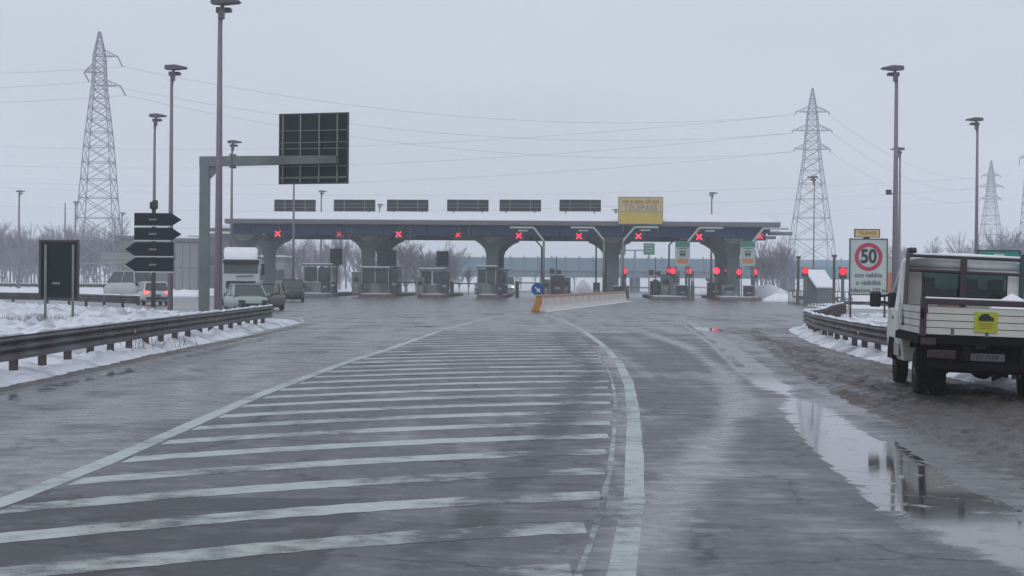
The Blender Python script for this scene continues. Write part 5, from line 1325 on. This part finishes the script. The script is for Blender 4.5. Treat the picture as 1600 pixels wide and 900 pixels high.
for a_, b_ in (((-.68, 1.40), (.68, 1.40)), ((-.68, 1.93), (.68, 1.93)), ((-.675, 1.4), (-.675, 1.93)), ((.675, 1.4), (.675, 1.93))): m.bar((cx+a_[0], y0-.005, a_[1]), (cx+b_[0], y0-.005, b_[1]), .016, n=4)
m.build('window_seal', M['plastic'], T)
m = MB()
for s in (-1, 1):
    m.bar((cx+s*.98, y0+2.05, 1.28), (cx+s*.86, y0+1.2, 2.06), .035, n=6); m.bar((cx+s*.97, y0+.95, 1.28), (cx+s*.89, y0+.9, 2.06), .04, n=6)
m.build('pillar', M['truckwhite'], T)
MB().ring([[(cx-.92, y, z-.1), (cx-.9, y, z), (cx-.6, y, z+.07), (cx+.6, y, z+.07), (cx+.9, y, z), (cx+.92, y, z-.1)] for y, z in ((y0-.02, 2.08), (y0+.2, 2.12), (y0+.9, 2.13), (y0+1.3, 2.05))]).build('roof', M['truckwhite'], T, smooth=True)
MB().ring([[(cx-.86, y, z-.0), (cx-.7, y, z+.075), (cx+.0, y, z+.10), (cx+.7, y, z+.08), (cx+.86, y, z-.0)] for y, z in ((y0+.0, 2.09), (y0+.2, 2.14), (y0+.9, 2.15), (y0+1.2, 2.09))]).build('roof_snow', M['snow_clean'], T, smooth=True)
for s in (-1, 1):
    m = MB().quad((cx+s*.97, y0+.95, 1.3), (cx+s*.97, y0+1.98, 1.3), (cx+s*.87, y0+1.22, 2.04), (cx+s*.89, y0+.92, 2.04)); m.build('side_window', M['glass'], T)
    m = MB().prism([(y0+.05, 1.28), (y0+.93, 1.28), (y0+.88, 2.06), (y0+.05, 2.06)], cx+s*.9-.02, cx+s*.9+.02, 'x'); m.build('side_panel', M['truckwhite'], T)
    MB().box((cx+s*1.003, y0+1.25, 1.12), (.012, .16, .05)).build('door_handle', M['plastic'], T)
    wheel(T, cx+s*.84, 4.3, .34, .2)
    MB().prism([(3.88, .42), (3.9, .62), (4.05, .78), (4.55, .78), (4.7, .62), (4.72, .42)], cx+s*.9-.12, cx+s*.9+.12, 'x').build('wheel_arch', M['chassis'], T)
    MB().box((cx+s*1.0, 3.6, .6), (.02, .7, .22)).build('side_trim', M['boothlight'], T, bevel=.01)
MB().quad((cx-.93, y0+2.08, 1.3), (cx+.93, y0+2.08, 1.3), (cx+.82, y0+1.28, 2.04), (cx-.82, y0+1.28, 2.04)).build('windscreen', M['glass'], T)
MB().box((cx, y0+1.95, 1.3), (1.8, .4, .1)).build('dashboard', M['seat'], T, bevel=.03)
for xx, w in ((cx-.5, .46), (cx+.2, .5), (cx+.62, .4)): 
    s_ = MB().box((xx, y0+.75, 1.35), (w, .14, .6)).build('seat_back', M['seat'], T, bevel=.05); MB().box((xx, y0+.75, 1.73), (.26, .1, .2)).build('headrest', M['seat'], s_, bevel=.04)
# the mirror on its arms
m = MB().bar((cx-.98, y0+1.75, 1.5), (cx-1.2, y0+1.72, 1.47), .02, n=6); m.bar((cx-.98, y0+1.75, 1.36), (cx-1.2, y0+1.72, 1.38), .02, n=6); m.build('mirror_arm', M['plastic'], T)
MB().box((cx-.99, y0+1.75, 1.42), (.1, .14, .26)).build('mirror_mount', M['plastic'], T, bevel=.03)
MB().box((cx-1.26, y0+1.72, 1.42), (.19, .1, .27)).build('mirror', M['plastic'], T, bevel=.03)
MB().bar((.14, BL-.02, 2.25), (.24, BL, 2.25), .05, n=10).build('beacon', M['rack'], T)

# ------------------------------------------------------------------ haze
hb_ = MB().box((0, 770, 22), (3600, 2000, 48)); hm = bpy.data.materials.new('haze_air'); hm.use_nodes = True; N, L = nodes(hm)
N.remove(N['Principled BSDF']); pv = N.new('ShaderNodeVolumePrincipled'); pv.inputs['Color'].default_value = (.95, .98, 1, 1); pv.inputs['Density'].default_value = .0009; pv.inputs['Anisotropy'].default_value = .0
L.new(pv.outputs[0], N['Material Output'].inputs['Volume'])
ho = hb_.build('haze', hm); ho['kind'] = 'stuff'; ho['label'] = 'pale winter mist over the whole place'
